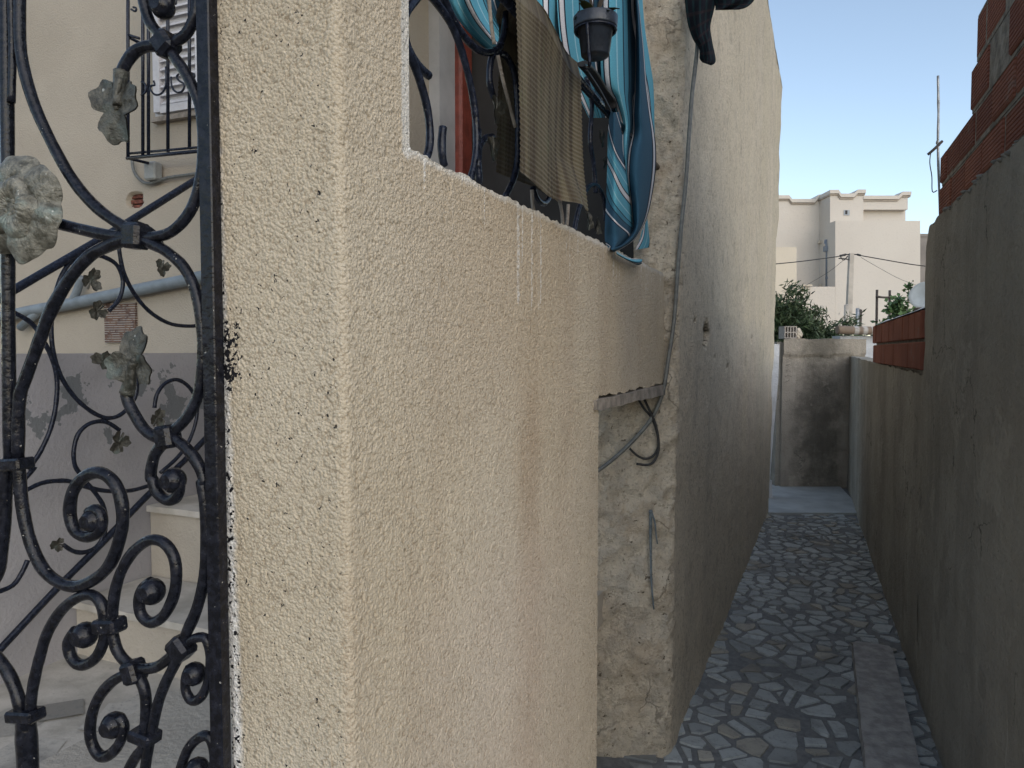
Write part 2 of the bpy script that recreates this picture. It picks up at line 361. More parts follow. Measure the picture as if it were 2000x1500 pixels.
M = {}
M['stucco'] = stucco_parapet(); M['house'] = house_wall()
M['right'] = concrete('cement_render', (.30, .28, .24), (.385, .36, .31), (.195, .185, .162), RP, 2.6)
M['endw'] = concrete('old_cement_render', (.33, .295, .25), (.40, .36, .305), (.19, .175, .15), Plane((0, 0), (1, 0)), 2.4, .7, (3.32, .45))
M['brick'] = brick_mat(); M['brickv'] = brick_mat('hollow_brick', .8, tuple(RP.d))
M['mortar'] = simple('mortar', (.22, .205, .18), .95, .35, 20, .012, bsc=40)
M['iron'] = iron('black_gate_paint', .8); M['iron2'] = iron('dark_blue_iron', .6, (.007, .009, .016)); M['bronze'] = bronze(); M['pewter'] = bronze('tarnished_pewter', 2.1)
M['ywall'] = pale_wall('cream_yard_render', (.36, .315, .255), (.41, .36, .295))
M['ylow'] = pale_wall('grey_dado_render', (.325, .318, .335), (.37, .36, .37), 1.5, .004, 60, (1.27, .30, (.17, .18, .19)))
M['marble'] = pale_wall('worn_marble', (.36, .34, .30), (.54, .51, .46), 6, .004, 30)
M['riser'] = pale_wall('step_side_render', (.40, .36, .305), (.46, .42, .355), 3, .006, 60)
M['stripe'] = stripe_mat(); M['mat'] = mat_mat(); M['pave'] = paving_mat(); M['grout'] = grout_mat()
M['leaf'] = leaf_mat('leaves')
M['cable'] = simple('grey_cable', (.13, .135, .13), .55, .2, 60, .001)
M['black'] = simple('black_rubber', (.012, .012, .013), .5, .3, 60, .001)
M['plastic'] = simple('dark_blue_plastic', (.022, .028, .040), .38, .25, 40, .0008)
M['soil'] = simple('soil', (.04, .028, .02), .95, .4, 60, .01)
M['wood'] = simple('weathered_timber', (.27, .235, .20), .85, .3, 25, .006)
M['plank'] = simple('dusty_plank', (.33, .32, .31), .9, .25, 18, .006)
M['steel'] = simple('zinc', (.33, .34, .35), .45, .2, 40, .002, .6)
M['redpaint'] = simple('red_brown_paint', (.20, .045, .030), .5, .25, 18, .003)
M['greyp'] = simple('grey_plaster', (.40, .395, .40), .85, .1, 8, .003)
M['greyd'] = simple('dull_grey_plaster', (.20, .195, .19), .85, .15, 8, .003)
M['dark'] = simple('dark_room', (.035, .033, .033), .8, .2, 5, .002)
M['white'] = simple('white_limewash', (.50, .515, .54), .85, .12, 9, .008)
M['slab'] = simple('smooth_cement', (.34, .36, .36), .7, .15, 5, .002)
M['cloth'] = None
M['cavity'] = simple('hole_shade', (.022, .017, .014), .95, .4, 30, .006)  # near-black colour stands in for the shade inside the wall holes
M['patch'] = simple('patchy_cement', (.33, .35, .36), .85, .35, 14, .006)
M['far'] = pale_wall('far_render', (.56, .51, .45), (.61, .56, .495), .25, .01, 12)
M['fartrim'] = simple('coping_shade', (.36, .31, .26), .9, .1, 3, .004)  # darker strip, shade below the coping put into its colour
M['farcream'] = pale_wall('cream_render', (.58, .51, .41), (.62, .55, .45), .3, .01, 12)
M['fargrey'] = simple('grey_far_render', (.22, .20, .18), .9, .15, 1, .004)
M['pole'] = simple('pole_concrete', (.42, .38, .33), .9, .15, 3, .004)
M['wire'] = simple('wire', (.03, .03, .03), .6, .1, 30, 0)
M['sticks'] = simple('dead_wood', (.06, .05, .045), .9, .3, 30, .004)
M['dirt'] = pale_wall('dry_earth', (.27, .22, .16), (.34, .285, .21), .4, .03, 6)
M['pipe'] = None

def plaid():
    t = NT('dark_plaid_wool'); tc = t.n('Attribute', None, 'Vector', attribute_name='uvw'); sp = t.t.nodes.new('ShaderNodeSeparateXYZ'); t.put(sp.inputs[0], tc)
    a = t.m_('SINE', t.m_('MULTIPLY', sp.outputs[0], 24)); b = t.m_('SINE', t.m_('MULTIPLY', sp.outputs[1], 24))
    c = t.mix(t.mr(a, .3, .8, 0, .7), (.010, .011, .016), (.014, .032, .036)); c = t.mix(t.mr(b, .5, .9, 0, .6), c, (.03, .02, .022))
    t.col(c).rough(.95).spec(.1); t.bump(t.noise(200, 3), .002); return t.m
M['cloth'] = plaid()
def old_pipe():
    t = NT('asbestos_pipe'); x = t.n('SeparateXYZ', {0: t.pos}, 0)
    k = t.noise(1.0, 2, vec=t.vec(t.m_('MULTIPLY', x, 5), 0, 0)); c = t.mix(t.mr(k, .48, .52), (.20, .15, .11), (.42, .40, .37))
    t.col(t.mix(t.mr(t.noise(20, 4), .5, .7, 0, .5), c, (.15, .12, .10))).rough(.85); return t.m
M['pipe'] = old_pipe()

# ------------------------------------------------------------------ ground
mb = MB(); mb.add([(-400, -400, -.03), (400, -400, -.03), (400, 600, -.03), (-400, 600, -.03)], [(0, 1, 2, 3)]); struct('ground', mb, M['dirt'])
mb = MB()
rows = []
for i in range(90):
    y = -2.5+i*.12; rows.append([V((x, y, .004*noise.noise(V((x*3, y*3, 0)))) ) for x in [-.9+.13*k+.42*max(y, 0) for k in range(26)]])
mb.grid(rows, True); struct('alley_ground', mb, M['grout'])

# broken tile paving: clipped cells, each a low slab
def clip(poly, px, py, nx, ny):
    out = []
    for i in range(len(poly)):
        a, b = poly[i], poly[(i+1) % len(poly)]
        da, db = (a[0]-px)*nx+(a[1]-py)*ny, (b[0]-px)*nx+(b[1]-py)*ny
        if da <= 0: out.append(a)
        if da*db < 0:
            t = da/(da-db); out.append((a[0]+(b[0]-a[0])*t, a[1]+(b[1]-a[1])*t))
    return out
mb = MB(); tint = []
seeds = []
y = -.6
while y < 6.5:
    xl = Q1.x+(y-Q1.y)*(F1.x-Q1.x)/(F1.y-Q1.y); xr = RW0.x+(y-RW0.y)*(RW1.x-RW0.x)/(RW1.y-RW0.y)
    step = .098
    x = xl-.1 if y > 2.4 else xl-.25
    while x < xr+.1:
        big_ = noise.noise(V((x*2.1, y*2.1, 5)))
        if R.random() > .08: seeds.append((x+R.uniform(-.05, .05), y+R.uniform(-.05, .05)))
        x += R.uniform(.055, .135)*(1.25 if big_ > .1 else .85)
    y += R.uniform(.06, .115)
for (x, y) in seeds:
    if R.random() < .07: continue
    r_ = .16 if R.random() < .03 else .11
    poly = [(x-r_, y-r_*.9), (x+r_, y-r_*.9), (x+r_, y+r_*.9), (x-r_, y+r_*.9)]
    g = R.uniform(.006, .0135)
    for (u, v) in seeds:
        dx, dy = u-x, v-y; L = math.hypot(dx, dy)
        if 1e-6 < L < .34:
            poly = clip(poly, x+dx/2-dx/L*g, y+dy/2-dy/L*g, dx/L, dy/L)
            if len(poly) < 3: break
    if len(poly) < 3: continue
    sh = R.uniform(.86, 1.0); poly = [(x+(a-x)*sh, y+(b-y)*sh) for a, b in poly]
    for _ in range(R.choice((0, 1, 1, 2))):
        if len(poly) < 4: break
        a = R.uniform(0, 6.28); poly = clip(poly, x+math.cos(a)*R.uniform(.025, .05), y+math.sin(a)*R.uniform(.025, .045), math.cos(a), math.sin(a))
    if len(poly) < 3: continue
    n = len(poly); h = R.uniform(.006, .010); k = R.choice((1.05, 1, .95, .9, .8, .72)); tn = (.41*k, .435*k, .435*k) if R.random() < .86 else (.40*k, .38*k, .33*k)
    tx, ty = R.uniform(-.02, .02), R.uniform(-.02, .02)
    vs = [(a, b, -.01) for a, b in poly]+[(x+(a-x)*.975, y+(b-y)*.975, h+(a-x)*tx+(b-y)*ty) for a, b in poly]
    mb.add(vs, [tuple(range(n, 2*n))]+[(i, (i+1) % n, n+(i+1) % n, n+i) for i in range(n)]); tint += [tn]*(2*n)
mb.att['tint'] = tint
struct('alley_paving', mb, M['pave'])
# smooth slab at the far end of the alley
mb = MB(); a = on_z(1480, 1006); b = on_z(1690, 1006); c = V((b.x+.5, 8.3, 0)); d = V((a.x+.3, 8.3, 0))
mb.add([(q.x, q.y, z) for z in (-.02, .022) for q in (a, b, c, d)], [(4, 5, 6, 7), (0, 1, 5, 4), (1, 2, 6, 5), (3, 0, 4, 7)]); struct('alley_slab', mb, M['slab'])

# ------------------------------------------------------------------ house: balcony wall, rough end, side wall
house = thing('house', (Q1.x-.6, Q1.y, 0), 'roughcast beige house with a balcony along the narrow alley', 'house')
def zrows(z0, z1, fine0, fine1, st, coarse=.05):
    out = []; z = z0
    while z < z1-1e-6:
        out.append(z); z += st if fine0 <= z < fine1 else coarse
    out.append(z1); return out
mb = MB()
s790 = NP.s(789); sjam = NP.s(1170); send = 0.006
TOPZ = 3.3
LZ = NP.hit(1230, 762).z
mb_rows = []
def lean_c(z): return cs + (1.5-z)*.012       # corner leans slightly as in the place
def plan(z):
    """front edge -> rounded corner -> end of the upright pillar, on the two real faces"""
    c = lean_c(z); C = NP.at(c, z); lft = PF.s(428)+(1.5-z)*.004
    A = V((C.x, C.y, z))+PF.d*(lft-(0)); 
    r = .014; p1 = C-PF.d*r; p2 = C+NP.d*r
    n1 = 74; out = [A.lerp(p1, i/n1) for i in range(n1)]
    for k in range(5):
        t = k/4; out.append((p1*(1-t)**2)+(C*2*t*(1-t))+(p2*t*t))
    E = NP.at(s790, z); n2 = int((s790-cs)/.0032)
    out += [p2.lerp(E, (i+1)/n2) for i in range(n2)]
    return out
zr = zrows(-.02, TOPZ, .30, 2.2, .0032)
mb.grid([plan(z) for z in zr], True)
# parapet between pillar and jamb, and above the low opening
def wav(s, k=1.0): return k*(.006*noise.noise(V((s*14, 1.3, 0)))+.004*noise.noise(V((s*55, 4.1, 0))))
def patch(s0, s1, zb, zt, ds, dz, off=0.0):
    ns = max(2, int((s1-s0)/ds)); nz = max(2, int((zt(s0)-zb(s0))/dz))
    cols = [[NP.at(s0+(s1-s0)*i/ns, zb(s0+(s1-s0)*i/ns)+(zt(s0+(s1-s0)*i/ns)-zb(s0+(s1-s0)*i/ns))*j/nz, off) for i in range(ns+1)] for j in range(nz+1)]
    mb.grid(cols, True)
sil = lambda s: SILL+wav(s)-(.05*max(0, (s-(send-.05))/.05)**2 if s > send-.05 else 0)
low0 = NP.hit(1100, 1500).z-.12
patch(s790, sjam, lambda s: low0, sil, .0040, .0036)
patch(s790, sjam, lambda s: -.02, lambda s: low0, .03, .03)
lin = lambda s: LZ+wav(s+3, 1.3)
patch(sjam, send, lin, sil, .0045, .0040)
# solid body behind the rendered skin
mb.prism(NP, [(cs+.05, 0), (sjam-.004, 0), (sjam-.004, LZ+.012), (send, LZ+.012), (send, SILL-.02), (send-.03, SILL-.006), (s790-.0, SILL-.006), (s790-.004, TOPZ), (cs+.05, TOPZ)], -.20, -.006)
mb.prism(PF, [(PF.s(428)+.006, 0), (-.03, 0), (-.03, TOPZ), (PF.s(428)+.006, TOPZ)], -.20, -.006)
# soft sill top
mb.grid([[NP.at(s790+(send-s790)*i/160, sil(s790+(send-s790)*i/160)-.001-.004*(j == 0)*0, -.17*j/5) for i in range(161)] for j in range(6)], True)
part('balcony_wall', mb, M['stucco'], house)
# timber lintel over the low opening
mb = MB()
l0, l1 = NP.s(1160), NP.s(1296)
zt0 = NP.hit(1162, 781).z; zt1 = NP.hit(1293, 752).z; zb0 = NP.hit(1162, 802).z; zb1 = NP.hit(1293, 771).z
ll = [(l0+(l1-l0)*k/14, zb0+(zb1-zb0)*k/14+R.uniform(-.003, .003)) for k in range(15)]+[(l1-(l1-l0)*k/14, zt1+(zt0-zt1)*k/14+R.uniform(-.002, .002)) for k in range(15)]
mb.prism(NP, ll, -.16, .008); part('lintel', mb, M['wood'], house)

# rough end face + long side wall, one continuous rendered skin round the corner
mb = MB(); hole = [(WP.hit(1376, 652), .050, .26), (WP.hit(1467, 663), .028, .15), (WP.hit(1395, 700), .010, .02), (WP.hit(1353, 628), .010, .02), (WP.hit(1420, 718), .012, .015)]
def corner_s(z): return FP.s(1318)+.012*(z)   # battered corner
def side_top(s): return None
cols_f = [FP.s(1120)+(FP.s(1316)-.02-FP.s(1120))*i/60 for i in range(61)]
ZT = WP.hit(1527, 172).z
farx0 = WP.s(1499, 1005); farx1 = WP.hit(1527, 172); farx1 = WP.d.dot(farx1-WP.p)
pxs = [1322+i*1.15 for i in range(int((1499-1322)/1.15))]
svals = [WP.s(p, 900) for p in pxs]; svals = [s for s in svals if .02 < s < farx0]; s_max = svals[-1]
zr = zrows(-.02, 4.6, 0, 3.9, .0125)
rows = []; gone = set()
for z in zr:
    row = []; cshift = corner_s(z)-corner_s(0)
    fs_ = FP.s(1120) if z < SILL-.08 else FP.s(1236)
    for s in cols_f:
        f = (s-cols_f[0])/(cols_f[-1]-cols_f[0]); q = FP.at(fs_+(cols_f[-1]-fs_)*f+cshift*f, z); s = fs_+(cols_f[-1]-fs_)*f
        d = .020*noise.noise(q*7)+.014*noise.noise(q*19)+.009*noise.noise(q*45)
        ridge = max(0, noise.noise(V((q.x*6, 3, q.z*4))))*.02 if f > .75 else 0
        if f > .7: d += ridge*((f-.7)/.3)
        row.append(q+FP.n*d)
    C = FP.at(cols_f[-1]+.02+cshift, z)
    for k in range(1, 4):
        t = k/4; p1 = FP.at(cols_f[-1]+cshift, z); p2 = C+WP.d*.02
        q = p1*(1-t)**2+C*2*t*(1-t)+p2*t*t; row.append(q+(FP.n+WP.n).normalized()*(.012*noise.noise(q*16)+.007*noise.noise(q*40)))
    for s in svals:
        g = (s-svals[0])/(s_max-svals[0]); zz = min(z, ZT) if False else z
        sh = cshift*(1-g)
        lim = farx0+(farx1-farx0)*min(1, max(0, z/ZT))**.75
        q = V((C.x, C.y, z)).lerp(WP.at(lim, z), (s/s_max))
        d = .010*noise.noise(q*2.2)+.004*noise.noise(q*11)
        if s > s_max*.9: d += .015*noise.noise(V((z*3, 8, 0)))*((s/s_max-.9)/.1)
        for hc, hr, hd in hole:
            e = (q-hc); rr = math.hypot(e.dot(WP.d)*.62, e.z*1.05)*(1+.55*noise.noise(q*22))
            if rr < hr:
                d -= .03*min(1, (hr-rr)/(.2*hr))
                if rr < hr*.95: gone.add((len(rows), len(row)))
        row.append(q+WP.n*d)
    rows.append(row)
# slanting, wobbly roof edge
for i, z in enumerate(zr):
    for j, s in enumerate(svals):
        q = rows[i][len(cols_f)+3+j]; tz = ZT+.012*noise.noise(V((s*5, 0, 2)))
        if q.z > tz: q.z = tz
mb.grid(rows, True)
nc_ = len(rows[0]); keep = [f for f in mb.f if sum((i//nc_, i % nc_) in gone for i in f) < 3]; mb.f = keep; mb.sm = [True]*len(keep)
sw_ = part('side_wall', mb, M['house'], house)
for hc, a_, b_ in ((hole[0][0], .14, .085), (hole[1][0], .07, .05)):
    mb = MB(); C8 = [hc-WP.n*o+WP.d*(i*a_)+V((0, 0, j*b_)) for o in (.034, .16) for j in (-1, 1) for i in (-1, 1)]
    mb.add(C8, [(4, 5, 7, 6), (0, 1, 5, 4), (2, 3, 7, 6), (0, 2, 6, 4), (1, 3, 7, 5)])
    part('wall_hole', mb, M['cavity'], sw_)
# body of the house behind the skins: roof, far end, inner walls
mb = MB(); far_top = WP.at(farx1, 0); far_bot = WP.at(farx0-.02, 0); inn = -WP.n
def quadbox(pts, z0, z1):
    n = len(pts); mb.add([(p.x, p.y, z0) for p in pts]+[(p.x, p.y, z1) for p in pts], [tuple(range(n-1, -1, -1)), tuple(range(n, 2*n))]+[(i, (i+1) % n, n+(i+1) % n, n+i) for i in range(n)])
a = WP.at(.45, 0, -.30); b = WP.at(farx0-.05, 0, -.30)
quadbox([a, b, b-WP.n*.16, a-WP.n*.16], 0, ZT-.06)
c_ = WP.at(.03, 0, -.03); e_ = WP.at(farx0-.02, 0, -.03)
quadbox([c_, e_, e_-WP.n*.30, c_-WP.n*.30], ZT-.11, ZT-.062); part('house_block', mb, M['house'], house)

# --- inside of the balcony
BK = Plane(NP.at(0, 0, -1.0), NP.d)
def bs(px): return BK.s(px, 200)
mb = MB(); ba, bz = bs(770)-.06, bs(838)
mb.pbox(BK, ba, bz, .6, 3.3, -.15, 0)
part('balcony_back_wall', mb, M['ywall'], house)
mb = MB(); mb.pbox(BK, bz, bs(869), .6, 3.3, -.15, .05); part('door_casing', mb, M['greyp'], house)
mb = MB(); mb.bbox(BK.at((bs(868.5)+bs(893))/2, 1.95, .0), BK.d*((bs(893)-bs(869))/2), BK.n*.08, (0, 0, 1.35), .012); part('door_post', mb, M['redpaint'], house)
mb = MB(); mb.pbox(BK, bs(893), bs(926), .6, 3.3, -.15, .02); sw = part('door_reveal', mb, M['greyd'], house)
mb = MB(); q = BK.hit(904, 274, .025); mb.bbox(q, BK.d*.022, BK.n*.008, (0, 0, .045), .004); part('light_switch', mb, M['black'], sw)
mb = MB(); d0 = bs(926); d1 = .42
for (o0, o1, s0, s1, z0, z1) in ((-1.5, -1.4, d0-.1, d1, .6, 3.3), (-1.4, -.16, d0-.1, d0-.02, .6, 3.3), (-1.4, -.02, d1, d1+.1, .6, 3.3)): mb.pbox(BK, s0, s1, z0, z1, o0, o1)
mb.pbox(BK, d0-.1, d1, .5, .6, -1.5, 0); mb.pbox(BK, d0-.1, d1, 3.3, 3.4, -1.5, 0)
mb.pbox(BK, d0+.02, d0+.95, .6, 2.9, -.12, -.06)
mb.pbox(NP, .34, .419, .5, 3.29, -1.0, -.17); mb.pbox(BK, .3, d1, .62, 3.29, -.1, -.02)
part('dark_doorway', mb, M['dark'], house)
mb = MB(); mb.pbox(BK, d0-.13, d0-.102, .3, 3.42, -1.5, -.152); part('balcony_side_wall', mb, M['ywall'], house)
mb = MB(); mb.pbox(NP, s790+.1, .0, .5, .62, -1.0, -.2); part('balcony_floor', mb, M['riser'], house)
mb = MB(); mb.pbox(NP, cs-.0, .1, TOPZ+.002, TOPZ+.18, -1.2, -.01); part('balcony_shade_slab', mb, M['ywall'], house)  # unseen slab, added to darken the balcony interior

# ------------------------------------------------------------------ scroll work helpers
c1 = lambda L: [(x/3, y/3) for x, y in L]
c2 = lambda L: [(x/3, 450+y/3) for x, y in L]
c3 = lambda L: [(x/2.5, 900+y/2.5) for x, y in L]
c4 = lambda L: [(760+x/2.778, y/2.778) for x, y in L]
def leaf_mesh(mb, c, size, ang, du, dv, dn, seed=0, th=.0012, lobes=1.0):
    rr = random.Random(seed); c = V(c); ca, sa = math.cos(ang), math.sin(ang); U = du*ca+dv*sa; W = -du*sa+dv*ca
    k1, k2, tw = rr.uniform(-.9, .9), rr.uniform(.2, .9), rr.uniform(-.5, .5)
    rows = []
    for side in (1, -1):
        rows = []
        for i in range(6):
            f = i/5; row = []
            for k in range(49):
                th_ = math.radians(-158+316*k/48)
                r = (.42+.58*abs(math.cos(1.5*th_))**.6)*(1 if abs(th_) < 1.05 else .88)*(1+.07*math.sin(th_*11+seed))
                x, y = r*f*math.cos(th_), r*f*math.sin(th_)
                h = size*(k1*.35*x*x+k2*.35*abs(y)*f+tw*.5*x*y+.05*math.sin(5*th_+seed)*f)
                row.append(c+U*(x*size)+W*(y*size)+dn*(h+side*th))
            rows.append(row)
        mb.grid(rows, True)
    # stalk
    mb.tube([c-U*size*.75, c-U*size*.3+dn*size*.05, c+U*size*.1], size*.09, 6)
def collar(mb, c, ang, w, h, d, du, dv, dn):
    ca, sa = math.cos(ang), math.sin(ang); mb.bbox(c, (du*ca+dv*sa)*w, (-du*sa+dv*ca)*h, dn*d, min(w, h, d)*.35)

# ------------------------------------------------------------------ the gate
gate = thing('gate', GP.at(GP.s(410), 0), 'black wrought iron scrollwork gate hung beside the beige pillar', 'gate')
gd, gn, gz = GP.d, GP.n, V((0, 0, 1))
def gp(L, off=0.0): return [GP.hit(x, y, off) for x, y in L]
tf = GP.hit(397, 0); bf = GP.hit(428, 1500)
mb = MB(); sc_ = GP.s(413, 700)
mb.bbox(GP.at(GP.s(405, 300)+.003, 1.15, 0), gd*.0100, gn*.009, (0, 0, 1.05), .0015); part('stile', mb, M['iron'], gate)
GR = .0092
def scroll(L, r=GR, off=0.0, end=None, taper=None, name='scroll', sq=1.0):
    mb = MB(); p = gp(L, off); mb.tube(p, r*.85, 10, sq, taper=taper, up=gn, jit=.09)
    if end:
        q = GP.hit(*end[0], off); mb.sphere(q, end[1], gd, gz, gn, 14, 8, (1, 1.05, 1.0)); mb.tube([q-gn*end[1]*.6, q+gn*end[1]*.98], end[1]*.55, 12, sub=1)
    return part(name, mb, M['iron'], gate)
# two upright bars at the left
scroll([(11, -80), (13, 150), (15, 330), (16, 600), (20, 905)], .0105, 0, name='bar')
scroll([(20, -80), (24, 100), (22, 200)], .006, .003, name='bar')
scroll(c3([(30, 20), (22, 180), (8, 400), (-20, 560), (-120, 700)]), .0115)
scroll(c3([(92, 30), (100, 120), (112, 240), (150, 400), (220, 540), (330, 610), (440, 592), (540, 500), (594, 340), (596, 210), (560, 110), (490, 58), (410, 80), (355, 155), (342, 260), (370, 345), (430, 370), (487, 340), (497, 280), (470, 240), (435, 255)]), .0100, 0, (c3([(458, 290)])[0], .0165))
scroll(c2([(105, 1330), (112, 1000), (150, 870), (230, 650), (295, 480), (400, 295), (520, 155), (640, 88), (760, 45)]), .0100)
scroll(c2([(830, 45), (880, 75), (970, 120), (1080, 220), (1150, 370), (1182, 560), (1190, 750), (1165, 950), (1100, 1090), (1000, 1190)]), .0088)
scroll(c2([(740, 930), (750, 1000), (790, 1080), (850, 1170), (920, 1212), (985, 1205)]), .0092)
scroll(c1([(110, -120), (115, 0), (122, 300), (190, 580), (300, 830), (430, 1060), (570, 1220), (720, 1325), (790, 1355)]), .0092)
scroll(c1([(120, 1250), (340, 1310), (500, 1350), (640, 1380), (780, 1390)]), .0096)
scroll(c1([(840, 1392), (970, 1375), (1070, 1300), (1140, 1185), (1180, 1020), (1190, 800), (1170, 620), (1110, 470), (1040, 360), (975, 280)]), .0084)
scroll(c1([(985, 285), (930, 272), (860, 272), (790, 305), (742, 365), (712, 425)]), .0088)
scroll(c1([(830, -120), (840, 0), (860, 80), (890, 150), (960, 225)]), .0084)
scroll(c1([(1170, -100), (1155, 0), (1140, 100), (1090, 200), (1010, 255)]), .0084)
scroll(c1([(1010, -150), (1000, -60), (985, 40), (945, 70), (910, 30), (925, -30)]), .0080, 0, (c1([(955, 40)])[0], .015))
# lower half
scroll(c2([(990, 1210), (1040, 1235), (1110, 1295), (1170, 1385), (1200, 1480)])+c3([(985, 100), (1003, 220), (1008, 400), (1000, 560), (962, 720), (915, 830), (880, 910)]), .0090)
scroll(c2([(1000, 1225), (955, 1250), (910, 1310), (888, 1390), (885, 1450)])+c3([(745, 90), (765, 150), (815, 192), (860, 178), (878, 125), (868, 75), (835, 60)]), .0088, 0, (c3([(848, 95)])[0], .0165))
scroll(c3([(545, 810), (550, 740), (562, 640), (592, 540), (650, 445), (730, 388), (800, 400), (848, 465), (862, 560), (848, 660), (800, 755), (740, 790), (692, 755), (680, 690), (695, 625), (740, 590)]), .0088, 0, (c3([(742, 638)])[0], .0175))
scroll(c3([(545, 810), (556, 870), (575, 930), (620, 985), (680, 1012), (760, 1008), (830, 960), (890, 905)]), .0088)
scroll(c3([(150, 1210), (152, 1170), (166, 1080), (192, 970), (232, 840), (300, 730), (380, 668), (450, 655), (497, 700), (513, 780), (512, 860), (480, 945), (430, 990), (380, 992), (342, 945), (337, 880), (370, 828)]), .0092, 0, (c3([(415, 850)])[0], .0175))
scroll(c3([(100, 1220), (95, 1180), (70, 1100), (30, 1020), (-30, 950), (-120, 900)]), .0105)
scroll(c3([(125, 1230), (128, 1330), (135, 1450), (140, 1620)]), .0165, name='bar')
scroll(c3([(690, 1035), (640, 1035), (560, 1070), (492, 1140), (452, 1230), (440, 1330), (460, 1405), (500, 1445), (548, 1425), (588, 1370), (604, 1300), (580, 1250)]), .0090, 0, (c3([(557, 1290)])[0], .0175))
scroll(c3([(660, 1030), (690, 1075), (710, 1140), (714, 1230), (708, 1340), (700, 1400), (660, 1450), (625, 1520), (600, 1620)]), .0090)
scroll(c3([(885, 920), (855, 990), (808, 1085), (770, 1190), (742, 1320), (722, 1420), (708, 1520), (700, 1640)]), .0086)
scroll(c3([(880, 920), (930, 880), (970, 862), (1008, 872), (1028, 950), (1022, 1050), (988, 1145), (942, 1172), (908, 1125), (907, 1055), (925, 1010)]), .0074, 0, (c3([(948, 1040)])[0], .0150))
scroll(c3([(850, 1620), (882, 1500), (922, 1402), (980, 1348), (1025, 1352), (1048, 1430), (1040, 1540), (1000, 1640)]), .0080, 0, None)
scroll(c3([(935, 1540), (945, 1490), (975, 1470)]), .0075, 0, (c3([(962, 1510)])[0], .016))
# collars where scrolls are bound together
for name, (x, y), ang, w, h in (('collar', (266, 461), 1.5, .017, .015), ('collar', (324, 88), 2.2, .0145, .014), ('collar', (328, 853), 1.75, .0155, .0135),
        ('collar', (27, 906), .08, .026, .0085), ('collar', (50, 1396), .12, .026, .0085), ('collar', (214, 1221), .12, .020, .010), ('collar', (354, 1265), .75, .0145, .0155), ('collar', (262, 1311), 1.9, .0150, .0125), ('collar', (283, 1437), -.15, .0185, .0085)):
    mb = MB(); collar(mb, GP.hit(x, y), ang, w, h, .0145, gd, gz, gn); part(name, mb, M['iron'], gate)
# rosette of beaten metal petals
mb = MB(); fc = GP.hit(38, 408, .02); FR = .074
for layer, (R_, n, ph, lift, cup) in enumerate(((1.0, 6, .45, 0, .010), (.60, 5, .1, .009, .012))):
    for sd in (1, -1):
        rows = []
        for i in range(15):
            f = i/14; row = []
            for j in range(120):
                th = 2*math.pi*j/120; u = (th+ph)*n/2; lobe = abs(math.cos(u)); k = int((th+ph)*n/(2*math.pi)+.5)
                rr = FR*R_*(1-.13*(1-lobe)**2*f-.02*math.sin(9*th+layer)*f*f); x, y = rr*f*math.cos(th), rr*f*math.sin(th)
                h = lift+cup*math.sin(math.pi*min(1, f*.8))-.011*f**6+.0035*(lobe-.5)*f+.0030*math.sin(2*u+.6)*f*f+.0012*math.sin(th*n*5)*f*(1-f)*2+.0028*noise.noise(V((x*60, y*60, layer*9)))-.007*(1-f)**3
                row.append(fc+gd*x+gz*y+gn*(h+sd*.0008))
            rows.append(row)
        mb.grid(rows, True, True)
mb.sphere(fc+gn*.006, .013, gd, gz, gn, 16, 8, (1, 1, .7))
for k in range(7):
    a = k*.9; mb.sphere(fc+gn*.010+(gd*math.cos(a)+gz*math.sin(a))*.010, .0055, gd, gz, gn, 8, 6)
part('rosette', mb, M['pewter'], gate)
for (x, y, r_, a, sd, dz, ex) in ((229, 207, .047, -1.75, 3, .008, (237, 140)), (262, 705, .044, 1.45, 8, .008, (248, 768))):
    mb = MB(); leaf_mesh(mb, GP.hit(x, y, dz), r_, a, gd, gz, gn, sd); mb.tube([GP.hit(*ex), GP.hit(*ex).lerp(GP.hit(x, y, dz), .45), GP.hit(x, y, dz+.003)], lambda f: .0098-.004*f, 10); part('leaf', mb, M['bronze'], gate)
# hidden lower frame of the gate
mb = MB(); mb.pbox(GP, GP.s(-60), GP.s(405), .14, .17, -.01, .01); part('bottom_rail', mb, M['iron'], gate)

# ------------------------------------------------------------------ yard behind the gate
P_a = on_z(145, 1278, .12)
WL = Plane(P_a, (0.397, .918))
yard_z = .12
mb = MB(); w0 = WL.at(-1.6, 0, -.02); w1 = WL.at(1.8, 0, -.02)
e0 = NP.at(cs+.1, 0, -.05); e1 = NP.at(cs+2.4, 0, -.9)
g0 = PF.at(PF.s(432), 0)
mb.add([(p.x, p.y, z) for z in (-.05, yard_z) for p in (w0, w1, e1, V((-.3, 2.0, 0)), V((g0.x, g0.y, 0)), V((-1.3, 1.2, 0)))], [(6, 7, 8, 9, 10, 11)]+[(i, (i+1) % 6, 6+(i+1) % 6, 6+i) for i in range(6)])
struct('yard_floor', mb, M['marble'])
# side wall of the yard (low, greyish dado)
mb = MB(); zt = CAM.z-.012
rows = [[WL.at(-2.2+4.6*i/60, z, .008*noise.noise(V((i*.3, z*3, 0)))) for i in range(61)] for z in [zt*j/24 for j in range(25)]]
mb.grid(rows, True); mb.pbox(WL, -2.2, 2.4, 0, zt-.002, -.18, -.012)
solo('yard_wall', mb, M['ylow'], WL.at(0, 0), 'low grey yard wall with peeling paint beside the steps', 'wall')
